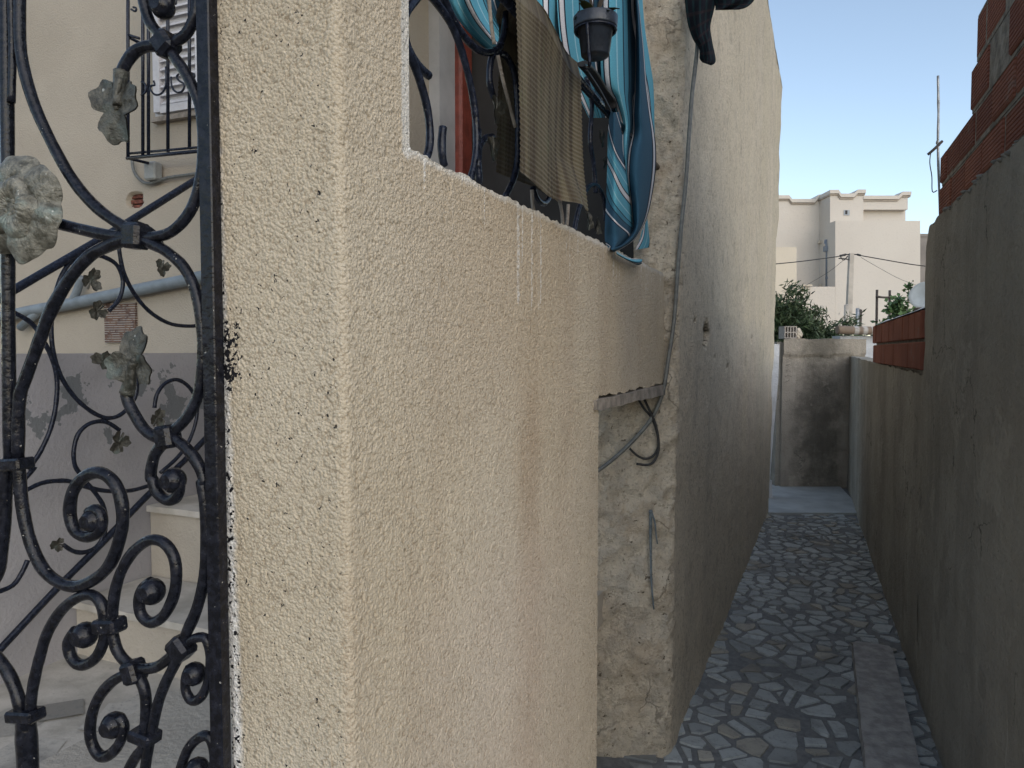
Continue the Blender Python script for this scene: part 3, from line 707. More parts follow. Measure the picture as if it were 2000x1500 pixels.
# stairs
stair = thing('staircase', WL.at(.4, yard_z), 'worn marble and plaster steps rising behind the gate', 'stairs')
def step(sa, sb, zt_, w=1.25, seed=0):
    mb = MB(); mb.pbox(WL, sa+.012, sb, yard_z-.1, zt_-.03, .006, w); r = part('riser', mb, M['riser'], stair)
    mb = MB(); ns = 24; top = []
    for (o, s_) in [(.006, sa-.01)]+[(.006+(w-.006)*k/ns, sa-.01+.006*noise.noise(V((k*.4, seed, 0)))) for k in range(1, ns+1)]+[(w, sb), (.006, sb)]: top.append(WL.at(s_, zt_, o))
    n = len(top); mb.add([q-V((0, 0, .03)) for q in top]+top, [tuple(range(n, 2*n)), tuple(range(n-1, -1, -1))]+[(i, (i+1) % n, n+(i+1) % n, n+i) for i in range(n)])
    part('tread', mb, M['marble'], stair)
sA = 0.0; z1 = WL.hit(145, 1172).z; 
sB = WL.s(290, 1090); z2 = WL.hit(290, 986).z
step(sA, sB, z1, 1.3, 1); step(sB, 2.3, z2, 1.3, 2)
# broken floor tiles on the yard floor and tread
mb = MB(); tint = []
for (x, y, zz, n) in ((-1.75, 2.2, yard_z, 30), (-1.2, 2.2, yard_z, 34), (-1.3, 2.7, yard_z, 36), (-1.65, 2.8, yard_z, 26), (-1.0, 1.7, yard_z, 26)):
    for k in range(n//3):
        cx, cy = x+R.uniform(-.35, .35), y+R.uniform(-.4, .4); a0 = R.uniform(0, 6); m = R.randint(4, 6); rr = R.uniform(.07, .17)
        q = V((cx, cy, 0))
        if (q-WL.p).dot(WL.n) < .16 or (q-WL.p).dot(WL.d) > -.16: continue
        pl = [(cx+math.cos(a0+6.283*i/m)*rr*R.uniform(.7, 1.1), cy+math.sin(a0+6.283*i/m)*rr*R.uniform(.7, 1.1), zz+.0015+.0004*len(tint)/8) for i in range(m)]
        kk = R.choice((1.0, .9, .75, .5)); mb.add(pl, [tuple(range(m))]); tint += [(.46*kk, .44*kk, .40*kk)]*m
mb.att['tint'] = tint
if mb.v: struct('yard_paving', mb, M['pave'])

# stair railing: two slanting rails with thin scrolls between
RL = Plane(WL.at(0, 0, .14), WL.d)
rail = thing('stair_railing', RL.at(-.2, yard_z), 'dark slanting stair railing with thin leafy scrolls, beyond the gate', 'railing')
ru, rn = RL.d, RL.n
def rp(L, off=0.0): return [RL.hit(x, y, off) for x, y in L]
def rpart(name, L, r, off=0.0, sub=4):
    mb = MB(); mb.tube(rp(L, off), r, 8, sub=sub, jit=.15); return part(name, mb, M['iron2'], rail)
rpart('handrail', [(-40, 607), (33, 563), (200, 465), (380, 353), (440, 316)], .018)
rpart('lower_rail', [(-40, 1310), (0, 1268), (120, 1140), (200, 1060), (288, 968), (360, 900), (430, 826)], .0155)
TR = .0098
for L in (c2([(640, 470), (700, 400), (720, 300), (690, 210), (620, 160), (520, 140), (420, 180), (350, 290), (310, 450), (300, 600), (320, 750), (370, 880), (450, 990), (550, 1070), (640, 1100), (720, 1070), (790, 980), (800, 880), (760, 790), (700, 760)]),
          c2([(695, 90), (720, 230), (780, 360), (870, 470), (980, 540), (1080, 560), (1180, 552), (1300, 500)]),
          c1([(770, 1312), (820, 1310), (900, 1355), (950, 1430)])+c2([(958, 130)]),
          c2([(905, 1040), (920, 960), (970, 895), (1040, 875), (1110, 920), (1150, 1000), (1152, 1100), (1110, 1230), (1040, 1330), (940, 1420)]),
          c2([(700, 1170), (620, 1122), (530, 1130), (460, 1190), (432, 1290), (440, 1380), (480, 1440)])+c3([(390, 70), (460, 150), (508, 230), (515, 330), (480, 410), (420, 445), (360, 442), (310, 410)]),
          c2([(60, 470), (100, 490), (180, 540), (240, 620), (300, 740), (332, 850), (330, 1000), (300, 1150), (240, 1290), (170, 1400)])+c3([(170, 30), (120, 90), (60, 160)]),
          c3([(90, 165), (200, 110), (300, 97), (360, 105), (430, 130), (530, 148), (640, 145), (725, 122)]),
          c3([(-40, 650), (60, 610), (110, 540), (135, 485)])):
    rpart('scroll', L, TR)
for i, (x, y, r_, a) in enumerate(((190, 607, .050, -2.5), (200, 703, .050, 2.9), (316, 522, .048, -1.9), (177, 548, .055, 1.2), (306, 818, .052, 1.1), (233, 862, .058, -2.1), (112, 1064, .035, 2.9))):
    mb = MB(); leaf_mesh(mb, RL.hit(x, y, .01), r_, a, ru, gz, rn, 20+i); part('leaf', mb, M['bronze'], rail)

# neighbouring house wall at the back of the yard
q = RL.hit(400, 600)
BW = Plane(V((-.428*4.75, 4.75, 0)), (.93, -.37))
bh = thing('back_house', BW.at(-1, 0), 'cream rendered house wall with a barred shuttered window behind the gate', 'house')
mb = MB(); s0, s1 = BW.s(-250), BW.s(640)
hc = BW.hit(263, 391); hs_ = BW.d.dot(hc-BW.p)
def fine_(a, b, m, w, st, co):
    out = []; x = a
    while x < b: out.append(x); x += st if m-w < x < m+w else co
    return out+[b]
rows = [[BW.at(x, z, .012*noise.noise(V((x*.9, z*1.3, 3)))) for x in fine_(s0, s1, hs_, .16, .008, .08)] for z in fine_(0, 5.2, hc.z, .13, .008, .09)]
for r_ in rows:
    for p in r_:
        e = p-hc; u = e.dot(BW.d)/.078; w_ = e.z/.052
        if abs(u)**2.6+abs(w_)**2.6 < 1+.35*noise.noise(p*26): p -= BW.n*.07
mb.grid(rows, True); mb.pbox(BW, s0, s1, 0, 5.2, -2.5, -.085); part('wall', mb, M['ywall'], bh)
# knocked-out hole with red brick showing
mb = MB(); c0 = BW.hit(263, 391)
for k in range(3): mb.bbox(c0-BW.n*.052+V((0, 0, -.036+.036*k)), BW.d*.085, BW.n*.012, (0, 0, .014), .004)
part('wall_hole', mb, simple('raw_brick', (.13, .045, .032), .95, .8, 25, .01), bh)
# perforated vent brick
mb = MB(); v0, v1 = BW.s(209, 620), BW.s(269, 620); zv0 = BW.hit(240, 669).z; zv1 = BW.hit(240, 592).z
t = NT('vent_brick'); zz = t.z(); w = t.mr(t.m_('SINE', t.m_('MULTIPLY', zz, 2*math.pi/.016)), .0, .5); c = t.mix(t.mr(t.noise(22, 4, .7), .4, .6), (.10, .06, .05), (.17, .10, .07))
c = t.mix(t.m_('MULTIPLY', w, t.mr(t.noise(30, 3), .38, .5)), c, (.32, .29, .26)); t.col(c).rough(.9); t.bump(w, .01)
mb.pbox(BW, v0, v1, zv0, zv1, .002, .022); part('vent_brick', mb, t.m, bh)
# drain pipe, meter box, cable
def bt(L, off): return [BW.hit(x, y, off) for x, y in L]
mb = MB(); mb.tube(bt([(-60, 636), (35, 612), (130, 595), (250, 570), (385, 543), (470, 526)], .06), .042, 12, jit=.06); mb.tube(bt([(40, 640), (85, 600)], .06), .03, 10, sub=1); mb.tube(bt([(140, 590), (150, 570), (160, 540)], .07), .028, 10)
part('drain_pipe', mb, simple('blue_grey_pvc', (.17, .20, .225), .5, .15, 12, .002), bh)
mb = MB(); mb.bbox(BW.hit(299, 335, .04), BW.d*.05, BW.n*.035, (0, 0, .06), .01); part('junction_box', mb, simple('grey_box_plastic', (.30, .31, .30), .6, .15, 20, .002), bh)
mb = MB(); mb.tube(bt([(258, 312), (262, 335), (275, 352), (292, 358), (330, 347), (380, 340), (430, 332)], .03), .011, 8); part('cable', mb, M['cable'], bh)
# shuttered window with a projecting cage of bars
mb = MB(); a = BW.s(309, 150); zb = BW.hit(312, 232).z; mb.pbox(BW, a, a+.95, zb, zb+1.6, .0, .03)
win = part('window', mb, simple('window_frame_paint', (.55, .54, .55), .6, .1, 20, .002), bh)
mb = MB()
for k in range(26): 
    zz = zb+.08+k*.055; c = BW.at(a+.23, zz, .045); mb.box(c, BW.d*.15, BW.n*.014+V((0, 0, -.012)), V((0, 0, .004)))
mb.pbox(BW, a+.02, a+.075, zb+.02, zb+1.55, .03, .062); mb.pbox(BW, a+.385, a+.44, zb+.02, zb+1.55, .03, .062); mb.pbox(BW, a+.075, a+.385, zb+.01, zb+.06, .03, .06)
part('shutter', mb, simple('white_shutter', (.60, .585, .60), .55, .08, 25, .001), win)
mb = MB(); mb.pbox(BW, a-.02, a+.97, zb-.035, zb-.004, .0, .05); part('window_sill', mb, M['wood'], win)
CG = .20
def gt(L, off=CG): return [BW.hit(x, y, off) for x, y in L]
grl = MB()
for x in (250, 279, 290, 328, 370, 412): grl.tube([BW.hit(x, -150, CG), BW.hit(x, 306-.12*(x-250), CG)], .011, 8, sub=1)
grl.tube(gt([(248, 309), (440, 290)]), .012, 8, sub=1); grl.tube(gt([(250, 300), (440, 283)]), .008, 8, sub=1)
grl.tube([BW.hit(250, 309, CG), BW.hit(312, 324, 0.0)], .010, 8, sub=1); grl.tube(gt([(250, 68), (272, 75)]), .009, 8, sub=1)
grl.tube([BW.hit(250, 72, CG), BW.hit(300, 98, 0.0)], .010, 8, sub=1)
gr = part('window_grille', grl, M['iron2'], bh)
for L in ([(300, 158), (302, 166), (295, 168), (294, 175), (303, 185), (316, 182), (324, 165), (324, 130)], [(334, 150), (336, 170), (345, 180), (356, 178), (360, 165), (350, 158), (345, 150), (350, 144)], [(276, 160), (284, 165), (284, 180), (276, 186)], [(256, 18), (264, 22), (266, 16), (260, 14)], [(366, 150), (372, 143), (380, 146), (378, 154)], [(335, 5), (343, 8), (344, -4)]):
    mb = MB(); mb.tube(gt(L, CG+.012), .0065, 6); part('scroll', mb, M['iron2'], gr)

# ------------------------------------------------------------------ balcony grille (fixed in the house opening)
bg = MB(); NO = -.05
def nt(L, off=NO): return [NP.hit(x, y, off) for x, y in L]
bgr = thing('balcony_grille', NP.at(NP.s(900), SILL, NO), 'black scrolled iron grille standing on the balcony sill', 'balcony grille')
def bpart(name, L, r, off=NO, mat='iron2'):
    mb = MB(); mb.tube(nt(L, off), r, 8, jit=.12); return part(name, mb, M[mat], bgr)
BR = .0066
bpart('scroll', c4([(190, -60), (125, 20), (92, 70), (80, 150), (98, 255), (150, 350), (216, 412)]), .0068)
bpart('scroll', c4([(82, 240), (130, 335), (180, 480), (212, 620), (222, 750), (208, 840), (170, 900)]), .0068)
bpart('scroll', c4([(170, -70), (245, 0), (330, 120), (385, 250), (432, 420), (465, 600), (475, 780), (460, 900), (435, 990)]), BR)
bpart('scroll', c4([(270, -60), (300, 0), (340, 90), (400, 190), (470, 262), (530, 285), (590, 265), (622, 180), (632, 60), (625, -60)]), BR)
bpart('scroll', c4([(575, 270), (550, 340), (546, 450), (570, 540)]), BR)
bpart('scroll', c4([(585, 285), (640, 310), (680, 400), (695, 550), (698, 800), (682, 950), (625, 1080)]), BR)
bpart('scroll', c4([(480, 920), (486, 810), (515, 755), (560, 742)]), BR)
bpart('scroll', c4([(480, 700), (478, 840), (490, 1000)]), BR)
bpart('scroll', c4([(780, 1020), (808, 1085), (845, 1103), (872, 1060), (860, 1010)]), BR)
bpart('scroll', c4([(1000, 1270), (1030, 1130), (1080, 1015), (1130, 1010), (1165, 1080), (1175, 1200)]), BR)
bpart('scroll', c4([(1070, 420), (1100, 560), (1090, 760), (1110, 900), (1120, 1050)]), BR)
bpart('bar', c4([(292, 690), (285, 780), (290, 860), (300, 900)]), .007)
rz = NP.hit(1141, 128).z
mb = MB(); mb.tube([NP.at(s790+.01, rz-.012, NO+.02), NP.at(-.0, rz-.012, NO+.02)], .011, 10, sub=1); part('rail', mb, M['iron2'], bgr)
mb = MB(); mb.pbox(NP, s790-.002, s790+.010, SILL-.01, SILL+1.2, NO-.01, NO+.01); part('edge_bar', mb, M['iron2'], bgr)
bpart('tie', c4([(540, -20), (555, 140), (570, 240)]), .0035, NO+.02, 'wood'); bpart('tie', c4([(590, 300), (615, 420), (650, 560), (685, 690)]), .0035, NO+.03, 'wood')
for (L) in ([(775, 1030), (778, 1100), (788, 1170)], [(925, 1090), (938, 1160), (942, 1220)], [(972, 1110), (968, 1180), (962, 1250)]): bpart('tie', c4(L), .0042, NO+.01, 'wood')
for i, (x, y, r_, a) in enumerate(((580, 590, .028, -1.7), (565, 800, .026, -1.4), (1152, 745, .026, -1.5), (1085, 1205, .028, 1.6), (1130, 1230, .026, 1.4), (1168, 880, .018, -1.5))):
    x, y = c4([(x, y)])[0]; mb = MB(); leaf_mesh(mb, NP.hit(x, y, NO+.012), r_, a, NP.d, gz, NP.n, 40+i); part('leaf', mb, M['bronze'], bgr)
# ------------------------------------------------------------------ mat over the rail
mb = MB(); band = []
so = lambda x, y, o: NP.d.dot(NP.hit(x, y, o)-NP.p)
m0, m1 = so(1010, 200, .035), so(1146, 200, .035); zt_ = NP.hit(1141, 123, .035).z+.022
zlo0 = NP.hit(1013, 338, .035).z; zlo1 = NP.hit(1132, 411, .035).z
def mat_pt(s, u, f, nrow):
    """u: 0 at the inner hem, over the rail, to 1 at the outer hem"""
    zl = zlo0+(zlo1-zlo0)*f+.010*math.sin(f*9)
    L1 = zt_-zl
    return L1
cols = 40; nr = 300; rows = []; bsh = so(979, 200, -.075)-m0
for j in range(nr+1):
    u = j/nr; row = []
    for i in range(cols+1):
        f = i/cols; s = m0+(m1-m0)*f
        zl = zlo0+(zlo1-zlo0)*f-.006*math.sin(f*5); lenF = zt_-zl; lenB = zt_-NP.hit(980, 338, -.08).z
        d = u*(lenB+lenF)-lenB
        rib = .0010*math.sin(2*math.pi*d/.0092)
        if d < 0: z = zt_+d; off = -.055-.02*min(1, -d/.05)
        else: z = zt_-d; off = .018+.012*min(1, d/.05)
        if abs(d) < .045:
            a = (d/.045+1)/2*math.pi; off = -.028-.047*math.cos(a)*.98; z = zt_+.012*math.sin(a)-.006
        warp = .012*math.sin(f*5.2+d*4)+.008*noise.noise(V((f*3, d*4, 1)))+(.03*max(0, (d/lenF-.72)/.28)*math.exp(-((f-.78)/.16)**2) if d > 0 else 0)
        sg = .02*math.sin(f*math.pi)*max(0, min(1, d/.3)) if d > 0 else 0
        row.append(NP.at(s+bsh*min(1, max(0, (.05-d)/.1)), z, off+rib+warp)); band.append(f)
    rows.append(row)
mb.grid(rows, True); mb.att['band'] = band
solo('woven_mat', mb, M['mat'], NP.at((m0+m1)/2, zlo1), 'ribbed olive brown mat hung over the balcony rail', 'mat')

# ------------------------------------------------------------------ striped curtain
def fold(mb, lefts, rights, off0, off1, bulge, a, b, m, stripe, nu=14, sub=5, wav=.0):
    """sheet between two hem lines (picture traced), hung at its own depth and bulging outwards; stripe coordinate a..b across, m per length"""
    Lp = catmull([V((x, y, 0)) for x, y in lefts], sub); Rp = catmull([V((x, y, 0)) for x, y in rights], sub); n = min(len(Lp), len(Rp)); rows = []
    for i in range(n):
        row = []; t = i/(n-1)
        for k in range(nu+1):
            f = k/nu; x = Lp[i].x+(Rp[i].x-Lp[i].x)*f; y = Lp[i].y+(Rp[i].y-Lp[i].y)*f
            o = off0+(off1-off0)*f+bulge*math.sin(math.pi*f)+wav*math.sin(f*12+t*3)
            row.append(NP.hit(x, y, o)); stripe.append(a+(b-a)*f+m*t)
        rows.append(row)
    mb.grid(rows, True)
k5 = lambda L: [(1130+x/4.053, 160+y/4.053) for x, y in L]
cur = MB(); st = []
# rear sheet behind everything
fold(cur, [(1085, -60), (1092, 60), (1110, 140), (1150, 230)], [(1215, -60), (1215, 60), (1214, 140), (1212, 230)], -.10, -.07, .01, .55, 1.28, 0, st, 30, 6, .006)
# light blue centre pleat
fold(cur, [(1172, -60), (1172, 60), (1176, 160)]+k5([(262, 150), (328, 330), (340, 500), (362, 700), (405, 900)]), [(1240, -60), (1242, 40), (1243, 160)]+k5([(432, 150), (432, 330), (405, 530), (388, 700), (412, 900)]), -.055, -.03, .03, .535, .945, .0, st, 20, 6)
# dark teal right pleat
fold(cur, [(1238, -60), (1241, 60), (1240, 160)]+k5([(430, 250), (428, 400), (395, 560), (385, 760), (415, 1010), (420, 1180), (320, 1290), (240, 1300)]),
     [(1240, -60), (1256, 80), (1263, 160)]+k5([(575, 250), (600, 400), (615, 560), (605, 760), (555, 1030), (490, 1180), (420, 1270), (285, 1355)]), -.022, -.012, .035, .925, 1.365, .0, st, 20, 5)
# grey-blue reverse at the outer edge
fold(cur, [(1232, -60), (1234, 30), (1248, 110), (1262, 170), (1270, 230), (1272, 300)], [(1252, -60), (1258, 40), (1268, 110), (1277, 170), (1279, 230), (1280, 300)], -.02, -.045, .012, .60, .72, .0, st, 8, 5)
# twisted lower left roll with slanting stripes
fold(cur, k5([(245, 240), (232, 420), (228, 600), (224, 750), (215, 1000), (208, 1150), (210, 1260), (240, 1320)]), k5([(320, 240), (342, 420), (352, 560), (385, 720), (408, 880), (424, 1060), (430, 1200), (300, 1340)]), -.03, -.022, .042, .22, -.18, 1.25, st, 16, 7)
# tail lying over the end of the sill
fold(cur, k5([(300, 1340), (350, 1370), (410, 1395), (470, 1400), (505, 1405)]), k5([(300, 1365), (360, 1400), (420, 1430), (470, 1450), (500, 1440)]), .012, .018, .012, .45, .9, .2, st, 8, 5)
fold(cur, k5([(500, 1180), (490, 1230), (470, 1280), (450, 1330)]), k5([(545, 1080), (555, 1180), (562, 1260), (560, 1310)]), -.035, -.04, .008, .5, .72, .1, st, 8, 6)
cur.att['stripe'] = st
solo('striped_curtain', cur, M['stripe'], NP.hit(1240, 500), 'blue curtain with white stripes, twisted down onto the sill end', 'curtain', None)
cur = MB(); st = []
k8 = lambda L: [(760+x/6.25, y/6.25) for x, y in L]
fold(cur, k8([(620, -250), (720, 30), (870, 280), (1040, 470), (1180, 590), (1280, 640)]), k8([(1120, -250), (1180, 0), (1260, 200), (1330, 330), (1390, 430), (1430, 520)]), -.16, -.13, .02, .36, .83, .0, st, 30, 6, .006)
fold(cur, k8([(1080, -250), (1180, 0), (1260, 200), (1330, 330), (1420, 480), (1500, 600)]), k8([(1500, -250), (1520, 0), (1540, 200), (1560, 330), (1580, 460), (1600, 600)]), -.16, -.15, .02, .80, 1.3, .0, st, 30, 6, .008)
fold(cur, [(1000, -60), (1010, 0), (1024, 60), (1050, 120)], [(1140, -60), (1128, 0), (1122, 60), (1140, 130)], -.14, -.12, .02, .28, .96, .0, st, 40, 6, .008)
cur.att['stripe'] = st
solo('striped_curtain', cur, M['stripe'], NP.hit(1000, 100, -.15), 'blue striped curtain drawn across behind the ribbed mat', 'curtain', None)
# dark strap and its pale cord beside the mat
mb = MB(); mb.tube(nt(c4([(1050, 345), (1100, 400), (1150, 480), (1195, 540), (1205, 590)]), .0), .016, 8, .4); mb.tube(nt(c4([(1070, 380), (1130, 470), (1170, 540), (1200, 600)]), .018), .003, 6)
solo('bicycle_strap', mb, M['black'], NP.hit(1160, 200), 'black rubber strap looped from the rail beside the curtain', 'strap')

# ------------------------------------------------------------------ flower pot in its wire ring
pc = NP.hit(1163, 52, .085); 
pot = thing('flower_pot', pc-V((0, 0, .10)), 'dark blue plastic flower pot in a ring on the balcony rail', 'flower pot')
r0 = .058; zb_ = pc.z-.060; PS = .74
mb = MB(); mb.lathe((pc.x, pc.y, zb_), [(r_*PS, h_*PS) for r_, h_ in [(0, 0), (.036, 0), (.039, .003), (.048, .073), (.051, .0735), (.0595, .074), (.0600, .078), (.0615, .104), (.0600, .106), (.056, .104), (.054, .095), (0, .094)]], 32); part('pot', mb, M['plastic'], pot)
mb = MB(); mb.lathe((pc.x, pc.y, zb_), [(r_*PS, h_*PS) for r_, h_ in [(.0525, .068), (.058, .066), (.060, .0705), (.056, .0735), (.0525, .072)]], 32)
q = V((pc.x, pc.y, zb_)); t_ = -NP.d*1.0-NP.n*.10
mb.tube([q+t_.normalized()*.043+V((0, 0, .052)), q+t_.normalized()*.034+V((0, 0, .0)), q+t_.normalized()*.030-V((0, 0, .030)), NP.hit(1143, 127, .0)], .0035, 8)
part('ring_holder', mb, M['iron2'], pot)
mb = MB(); tint = []
for k in range(16):
    a = R.uniform(0, 6.28); L = R.uniform(.035, .075); b = q+V((0, 0, .074)); d = V((math.cos(a), math.sin(a), R.uniform(.25, 1.1))).normalized(); w = d.cross(V((0, 0, 1))).normalized(); rows = []
    for i in range(7):
        f = i/6; c = b+d*(L*f)-V((0, 0, .03*f*f)); wd = .010*math.sin(math.pi*min(1, f*.9+.1)); rows.append([c-w*wd, c+V((0, 0, -.002)), c+w*wd])
    mb.grid(rows, True); tint += [(.035+R.uniform(0, .03), .055+R.uniform(0, .03), .022)]*21
for k in range(4): mb.tube([q+V((0, 0, .066)), q+V((R.uniform(-.02, .02), R.uniform(-.02, .02), .115))], .003, 6, sub=1); tint += [(.04, .03, .02)]*(len(mb.v)-len(tint))
mb.att['tint'] = tint; part('plant', mb, M['leaf'], pot)

# ------------------------------------------------------------------ cables on the house corner
def cab(name, L, r, mat, label, pl=FP, off=.03, cat='cable', grp=None):
    mb = MB(); mb.tube([pl.hit(x, y, off+(o[0] if o else 0)) for x, y, *o in L], r, 10); return solo(name, mb, mat, pl.hit(*L[-1][:2], off), label, cat, grp)
cab('power_cable', [(1368, -60), (1362, 90), (1352, 180), (1346, 260), (1340, 350), (1330, 450), (1323, 540), (1316, 630), (1304, 710), (1296, 760), (1282, 800), (1262, 832), (1225, 872), (1190, 903), (1160, 925)], .0072, M['cable'], 'thick grey cable running down the rough house corner', FP, .035)
cab('black_wire', [(1246, 778, -.02), (1258, 798), (1272, 815), (1282, 840), (1286, 868), (1278, 888), (1262, 896), (1245, 890), (1230, 876)], .0042, M['black'], 'thin black wire with the higher cut end, curled under the lintel', FP, .03)
cab('black_wire', [(1256, 775, -.02), (1268, 800), (1278, 822), (1285, 850), (1286, 880), (1278, 900), (1266, 908), (1243, 906)], .0045, M['black'], 'thin black wire ending flat in the lowest loop under the lintel', FP, .04)
mb = MB(); mb.tube([FP.hit(x, y, .028) for x, y in ((1271, 996), (1271, 1060), (1272, 1130), (1277, 1190))], lambda f: .006-.003*f, 8); mb.tube([FP.hit(x, y, .035) for x, y in ((1273, 1002), (1279, 1020), (1281, 1040), (1284, 1062))], .008, 8, .5, taper=(1, .6)); mb.sphere(FP.hit(1271, 1000, .03), .008)
solo('hanging_rag', mb, simple('faded_rag', (.12, .14, .15), .9, .4, 40, .004), FP.hit(1272, 1190, .03), 'faded rag knotted on a rod against the recess wall', 'rag')

# ------------------------------------------------------------------ dark cloth over the line at the top
mb = MB(); uv = []
def cloth_sheet(L, Rr, bulge, sub=6, nu=16, off=.0):
    A = catmull([V((x, y, 0)) for x, y in L], sub); B = catmull([V((x, y, 0)) for x, y in Rr], sub); rows = []
    for i in range(len(A)):
        row = []
        for k in range(nu+1):
            f = k/nu; x = A[i].x+(B[i].x-A[i].x)*f; y = A[i].y+(B[i].y-A[i].y)*f
            row.append(FP.hit(x, y, .05+off+bulge*math.sin(math.pi*f)+.012*math.sin(f*9+i*.3))); uv.append((f*1.2, i*.06, 0))
        rows.append(row)
    mb.grid(rows, True)
k6 = lambda L: [(1240+x/5, y/5) for x, y in L]
cloth_sheet(k6([(470, -300), (485, 0), (515, 230), (570, 390), (625, 470), (632, 570), (660, 610)]), k6([(800, -300), (790, 0), (765, 130), (738, 260), (755, 400), (790, 590), (745, 640)]), .05)
cloth_sheet(k6([(700, -300), (760, -60), (785, 60), (785, 100)]), k6([(1300, -300), (1190, -40), (1110, 60), (1020, 95)]), .05, 8, 20, .02)
mb.att['uvw'] = uv
o = solo('dark_cloth', mb, M['cloth'], FP.hit(1385, 60, .06), 'dark plaid cloth draped over the top of the house corner', 'cloth')

# ------------------------------------------------------------------ right wall with brick courses
rw = thing('cement_wall', RP.at(0, 0), 'tall grey cement wall with raw red brick courses on top', 'wall')
def rs(px, py=685): return RP.s(px, py)
s_end = rs(1804, 600); zpl = 2.03
prof = lambda s: zpl+.008*noise.noise(V((s*9, 0, 0)))-(.07*max(0, (s-(s_end-.13))/.13)**2 if s > s_end-.13 else 0)
mb = MB(); s0 = -1.7; cols = [s0+(s_end-s0)*i/130 for i in range(131)]
# n of RP points to the right, alley is on -n
rows = []
for j in range(101):
    rows.append([RP.at(s, -.02+(prof(s)+.02)*j/100, -.010*noise.noise(V((s*1.7, j*.04, 5)))-.004*noise.noise(V((s*9, j*.2, 5)))) for s in cols])
rows = [[RP.at(s0, r[0].z, .014)]+r+[RP.at(s_end, r[-1].z, .014)] for r in rows]
mb.grid([r[::-1] for r in rows], True)
mb.prism(RP, [(s0, 0), (s_end-.004, 0), (s_end-.004, prof(s_end-.004)-.01), (s_end-.12, prof(s_end-.12)-.006), (s_end-.2, zpl-.006), (s0, zpl-.006)], .012, .20)
part('render', mb, M['right'], rw)
mb = MB(); mbm = MB(); bl = .245; z = zpl+.006
e1, e2 = rs(1833, 350), rs(1893, 150)
for ci, (h, se) in enumerate(((.125, e1), (.125, e1-.01), (.15, e2), (.15, e2-.05), (.15, e2-.32), (.15, e2-.36))):
    s = se
    first = True
    mbm.pbox(RP, s0, se-.012, z-.008, z+h-.012, .009, .19)
    while s > s0+.1:
        L = bl*R.uniform(.92, 1.05)*(.55 if first and ci % 2 else 1); o = R.uniform(-.004, .006)
        mb.bbox(RP.at(s-L/2, z+h/2-.006, .10+o), RP.d*(L/2-.006), RP.n*.095, (0, 0, h/2-.010), .005, R.uniform(0, .75)); s -= L; first = False
    z += h
part('brick_courses', mb, M['brick'], rw); part('mortar', mbm, M['mortar'], rw)
# rubble mortar droppings on the wall end
mb = MB()
for k in range(14):
    s = s_end-R.uniform(.0, .30); mb.sphere(RP.at(s, prof(s)+R.uniform(-.01, .01), R.uniform(.02, .15)), R.uniform(.012, .028), nu=8, nv=6)
for k in range(60):
    s = s_end-.2-R.uniform(0, 1.5); mb.sphere(RP.at(s, zpl+R.uniform(-.014, .006), R.uniform(.004, .016)), R.uniform(.005, .012), nu=6, nv=5, sc=(2, 1, .7))
part('mortar_crumbs', mb, M['mortar'], rw)['kind'] = 'stuff'
# rod with tied stick and string
PE = Plane(RP.at(e1+.02, 0, .06), (1, 0))
rod = thing('metal_rod', PE.hit(1833, 400), 'thin upright rod tied to the end of the brick courses', 'rod')
mb = MB(); mb.tube([PE.hit(x, y) for x, y in ((1832, 148), (1833, 220), (1832, 290), (1836, 420))], .0045, 8, jit=.3); part('rod', mb, M['steel'], rod)
mb = MB(); mb.tube([PE.hit(1812, 302, .0), PE.hit(1826, 290, .01), PE.hit(1840, 276, .0)], .0055, 8); part('stick', mb, M['sticks'], rod)
mb = MB(); mb.tube([PE.hit(1818, 298), PE.hit(1816, 318), PE.hit(1820, 345), PE.hit(1821, 374), PE.hit(1830, 372)], .0022, 6); mb.tube([PE.hit(1832, 272, .006), PE.hit(1829, 280, .006), PE.hit(1835, 284, .006), PE.hit(1830, 276, -.006)], .003, 6); part('string', mb, M['cable'], rod)

# low wall continuing to the end of the alley
lw = thing('low_wall', RP.at(2.5, 0), 'low dark cement wall running to the end of the alley', 'wall')
s_far = rs(1660, 690); LWZ0 = RP.hit(1800, 731).z; LWZ1 = RP.hit(1662, 696).z
tp = lambda s: LWZ0+(LWZ1-LWZ0)*(s-s_end)/(s_far-s_end)+.012*noise.noise(V((s*7, 2, 0)))+.008*noise.noise(V((s*21, 2, 0)))
mb = MB(); cols = [s_end-.05+(s_far+.5-s_end)*i/180 for i in range(181)]
mb.grid([[RP.at(s, -.02+(tp(s)+.02)*j/60, -.008*noise.noise(V((s*1.7, j*.06, 5)))-.003*noise.noise(V((s*9, j*.3, 5)))) for s in cols][::-1] for j in range(61)], True)
mb.grid([[RP.at(s, tp(s)-.003*k, .18*k/4) for s in cols] for k in range(5)], True); mb.pbox(RP, s_end-.04, s_far+.45, 0, LWZ0-.03, .012, .18)
part('render', mb, M['right'], lw)
bw = thing('brick_pier', RP.at(s_end+.9, LWZ0), 'red hollow brick upstand on the low wall', 'brick wall')
mb = MB(); mbm = MB(); sb0, sb1 = s_end+.01, rs(1708, 660); zt0 = RP.hit(1797, 606).z; zt1 = RP.hit(1710, 628).z
hc_ = (zt0-LWZ0-.01)/2
for c in range(2):
    s = sb1
    while s > sb0+.05:
        L = .205*R.uniform(.95, 1.05); z0_ = LWZ0+.012+c*(hc_); mb.bbox(RP.at(s-L/2, z0_+hc_/2, .075+R.uniform(-.003, .003)), RP.d*(L/2-.006), RP.n*.085, (0, 0, hc_/2-.007), .005, R.uniform(0, .4)); s -= L
    mbm.pbox(RP, sb0, sb1-.02, LWZ0-.02+c*hc_, LWZ0+.002+(c+1)*hc_, .012, .13)
